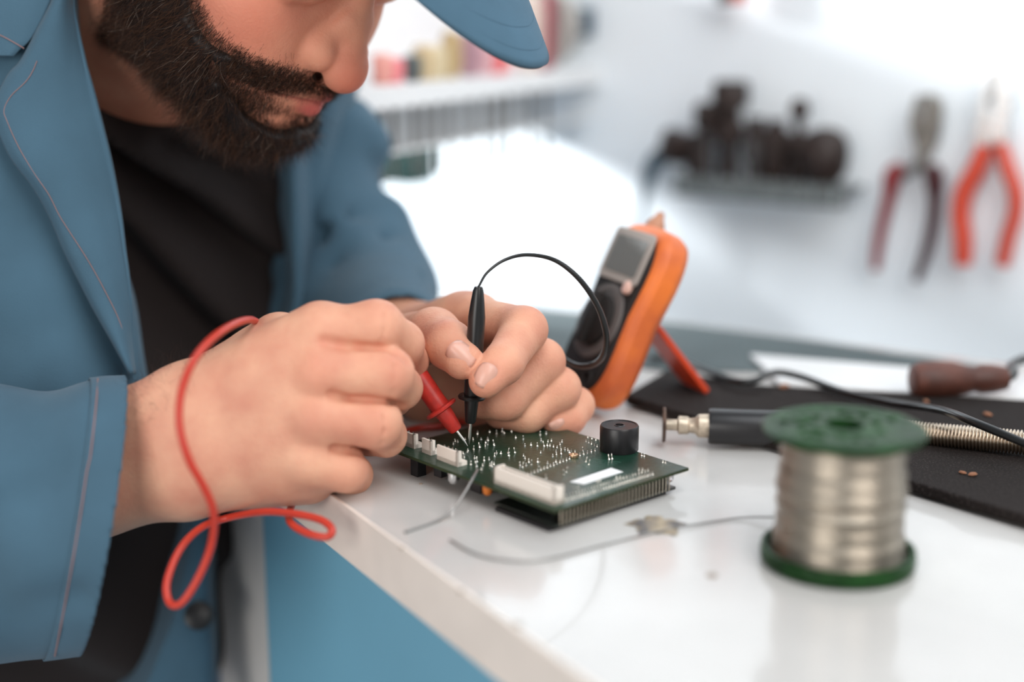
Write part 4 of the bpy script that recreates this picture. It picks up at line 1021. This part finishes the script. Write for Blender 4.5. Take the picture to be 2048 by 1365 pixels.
# far sleeve
E2 = pa(706,588,1.0); 
def slvL(P):
    d = cone(P, pa(556,276,1.03), E2, .058, .054); d = smin(d, cone(P, E2, L_W, .050, .0325), .03)
    d = smin(d, cone(P, pa(556,276,1.03), pa(500,340,1.03), .055, .06), .04)
    for (x,y,dd,r_) in ((770,428,1.0,.014),(735,300,1.02,.016),(812,560,.985,.012)): d = smin(d, np.linalg.norm(P-pa(x,y,dd),axis=1)-r_, .018)
    a = P@A((.2,0,1.)); b_ = P@A((1,.2,0))
    w__ = sstep((np.linalg.norm(P-L_W,axis=1)-.03)/.06)
    for A0,A1,r_ in ((pa(690,560,.945),pa(800,452,.965),.0050),(pa(640,470,.955),pa(740,410,.965),.0040),(pa(760,600,.94),pa(840,560,.93),.0040)): d = smax(d, -cone(P, A0, A1, r_, r_*.6), .014)
    return d-w__*(.0026*np.sin(a*85+b_*50)+.0018*np.sin(a*60-b_*95))
LWn = (L_W-E2)/np.linalg.norm(L_W-E2)

l, h = box_of([pa(592,262,1.05),E2,L_W,pa(470,330,1.05)], .10)
open_sheet('far_sleeve', slvL, lambda P: (P-(L_W+LWn*.014))@LWn, l, h, .004, M_jac, jac)
# back and shoulders of the jacket: a shell round the torso, open in front
fdir = A((.80,-.60,0)); 
def back_sdf(P):
    q = P-CH; lat = q@A((.6,.8,0)); front_ = q@fdir
    return np.maximum(front_+.01, np.maximum((P-NP0)@NPn+.01, (HIP[2]-.02)-P[:,2]))
l, h = box_of([SH_R,SH_L,HIP,BE,CH], .19)
open_sheet('back_panel', lambda P: torso_sdf(P)-.026, back_sdf, l, h, .006, M_jac, jac)
# near front: panel, lapel, collar
def wob(amp, seed):
    def f(P):
        a = P[...,0]*60+P[...,2]*38+seed; b_ = P[...,2]*95-P[...,0]*30+seed*2
        return P+(A(CF_)*amp)*(np.sin(a)+.6*np.sin(b_))[...,None]
    return f
rows_p = []
for y, xi, d in ((-130,150,.80),(60,150,.80),(220,160,.80),(360,190,.803),(480,215,.806),(600,250,.81),(760,280,.815),(930,300,.82)):
    rows_p.append([at(-330,y,.835), at(-190,y,.800), at(-60,y,.788), at(40 if y < 500 else 60,y,.787), at((40+xi)/2+15,y,.790), at(xi,y,d), at(xi+14,y,d+.03)])
grid_obj('front_panel', rows_p, M_jac, jac, .002, 7, wob(.0030, 1))
lap = [(-90,138,158),(0,106,147),(60,75,156),(100,55,164),(128,38,170),(150,18,176),(185,0,186),(222,-10,196),(264,0,207),(315,24,219),(377,70,231),(440,104,242),(500,130,250),(560,160,258),(620,190,263),(690,230,266),(748,262,271)]
GL = []
for y, xo, xi in lap:
    r_ = []
    for u in (0,.12,.35,.6,.82,.95,1.0):
        x = xo+(xi-xo)*u; d = .772+.012*u*u-.004*math.sin(math.pi*u)+.010*max(0,(y-350)/400)*.6
        if u == 0: d += .0035
        r_.append(at(x,y,d))
    r_.append(at(xi-2,y,.805)); GL.append(r_)
lapel, PL = grid_obj('lapel', GL, M_jac, jac, .0018, 6, wob(.0009, 4))
st_px = [(0,70),(30,86),(52,100),(74,122),(64,145),(50,165),(22,192),(8,220),(14,242),(28,275),(46,310),(72,352),(98,390),(118,430),(140,465),(166,505),(190,545),(214,590),(236,635),(252,680)]
def on_sheet(px_, py_, P, default):
    # depth of the sheet under a view line
    q = P.reshape(-1,3)-A((0,0,T+CAMH)); dd = q@CF_; X = 1024+FPX*q[:,0]/dd; Y = 682.5-FPX*(q@A((0,SP,CP)))/dd
    w2 = (X-px_)**2+(Y-py_)**2; k = np.argsort(w2)[:4]; return float(dd[k].mean()) if w2[k[0]] < 900 else default
MB().tube([at(x,y,on_sheet(x,y,PL,.772)-.0013) for x,y in st_px[3:]], .00021, 6, 4).build('stitching', M_st, lapel)
GC = []
for y, xr in ((-100,132),(-40,118),(0,102),(40,84),(80,60),(98,40),(112,26)):
    GC.append([at(-260,y-20,.82), at(-150,y-12,.790), at(-60,y-5,.779), at(0,y,.7755), at(xr*.6,y,.7745), at(xr,y,.7760)])
collar, PC = grid_obj('collar', GC, M_jac, jac, .0018, 6)
MB().tube([at(x,y,on_sheet(x,y,PC,.775)-.0013) for x,y in [(-60,55),(-25,60),(0,70),(30,86),(48,97)]], .00028, 6, 4).build('stitching', M_st, collar)
# far front with its lapel, and the hanging lower front with a button
GF = []
for y, xl, xm, xr in ((150,560,600,720),(240,520,590,700),(330,512,585,690),(430,532,590,700),(520,552,594,710),(600,545,596,700),(680,500,580,680)):
    GF.append([at(xl-6,y,.985), at(xl,y,.955), at((xl+xm)/2,y,.945), at(xm-8,y,.925), at(xm+8,y,.927), at(xm+30,y,.95), at(xr-40,y,.965), at(xr,y,1.0)])
grid_obj('far_lapel', GF, M_jac, jac, .002, 6, wob(.0012, 2))
GF = []
for y, xl in ((940,395),(1040,378),(1130,362),(1230,340),(1320,305),(1420,270)):
    GF.append([at(xl-50,y,.96), at(xl,y,.900), at(xl+22,y,.888), at(414,y,.893), at(430,y,.93)])
lf, _ = grid_obj('lower_front', GF, M_jac, jac, .002, 6, wob(.003, 3))
bp_ = pa(398,1232,.882); MB().lathe([(.009,0),(.009,.002),(.006,.003),(0,.003)], frame(bp_, -A(ray(400,1232))), 24).build('button', M_blackpl, lf)

# trousers, shoes and stool (below the picture)
M_jean = mat('trouser_cloth', (.04,.11,.22), .9, bump=.3, bscale=900)
K1, K2 = A((-.10,1.06,.60)), A((-.22,1.30,.60))
def tr_sdf(P):
    d = np.linalg.norm((P-HIP)/A((1,1,.8)), axis=1)-.145
    for hp, K in ((HIP+A((.03,-.06,0)),K1),(HIP+A((-.05,.08,0)),K2)):
        d = smin(d, cone(P, hp, K, .085, .065), .04); d = smin(d, cone(P, K, A((K[0]+.03,K[1],.14)), .062, .055), .03)
    return d
l, h = box_of([HIP,K1,K2,A((0,1.2,.14))], .16); np_obj('trousers', *sdf_mesh(tr_sdf, l, h, .010), M_jean, man)
for K in (K1, K2):
    f0 = A((K[0]+.03,K[1],.055)); def_ = lambda P, f0=f0: np.maximum(smin(ell(P, f0+A((.07,.03,-.005)), (.13,.05,.05)), cone(P, f0, f0+A((0,0,.09)), .045,.045), .03), .002-P[:,2])
    np_obj('shoe', *sdf_mesh(def_, f0-A((.12,.14,.06)), f0+A((.24,.16,.16)), .008), M_blackpl, man)
st_ = thing('stool', 'round black stool under the seated man', 'stool', (HIP[0],HIP[1],0))
MB().lathe([(.03,.405),(.17,.405),(.18,.415),(.18,.44),(.16,.452),(0,.452)], None, 40, cap=False).build('seat', M_blackpl, st_)
for k in range(4):
    a = k*math.pi/2+.5; MB().tube([(.12*math.cos(a),.12*math.sin(a),.405),(.19*math.cos(a),.19*math.sin(a),.0)], [.014,.012], 12, 1).build('leg', M_gun, st_)
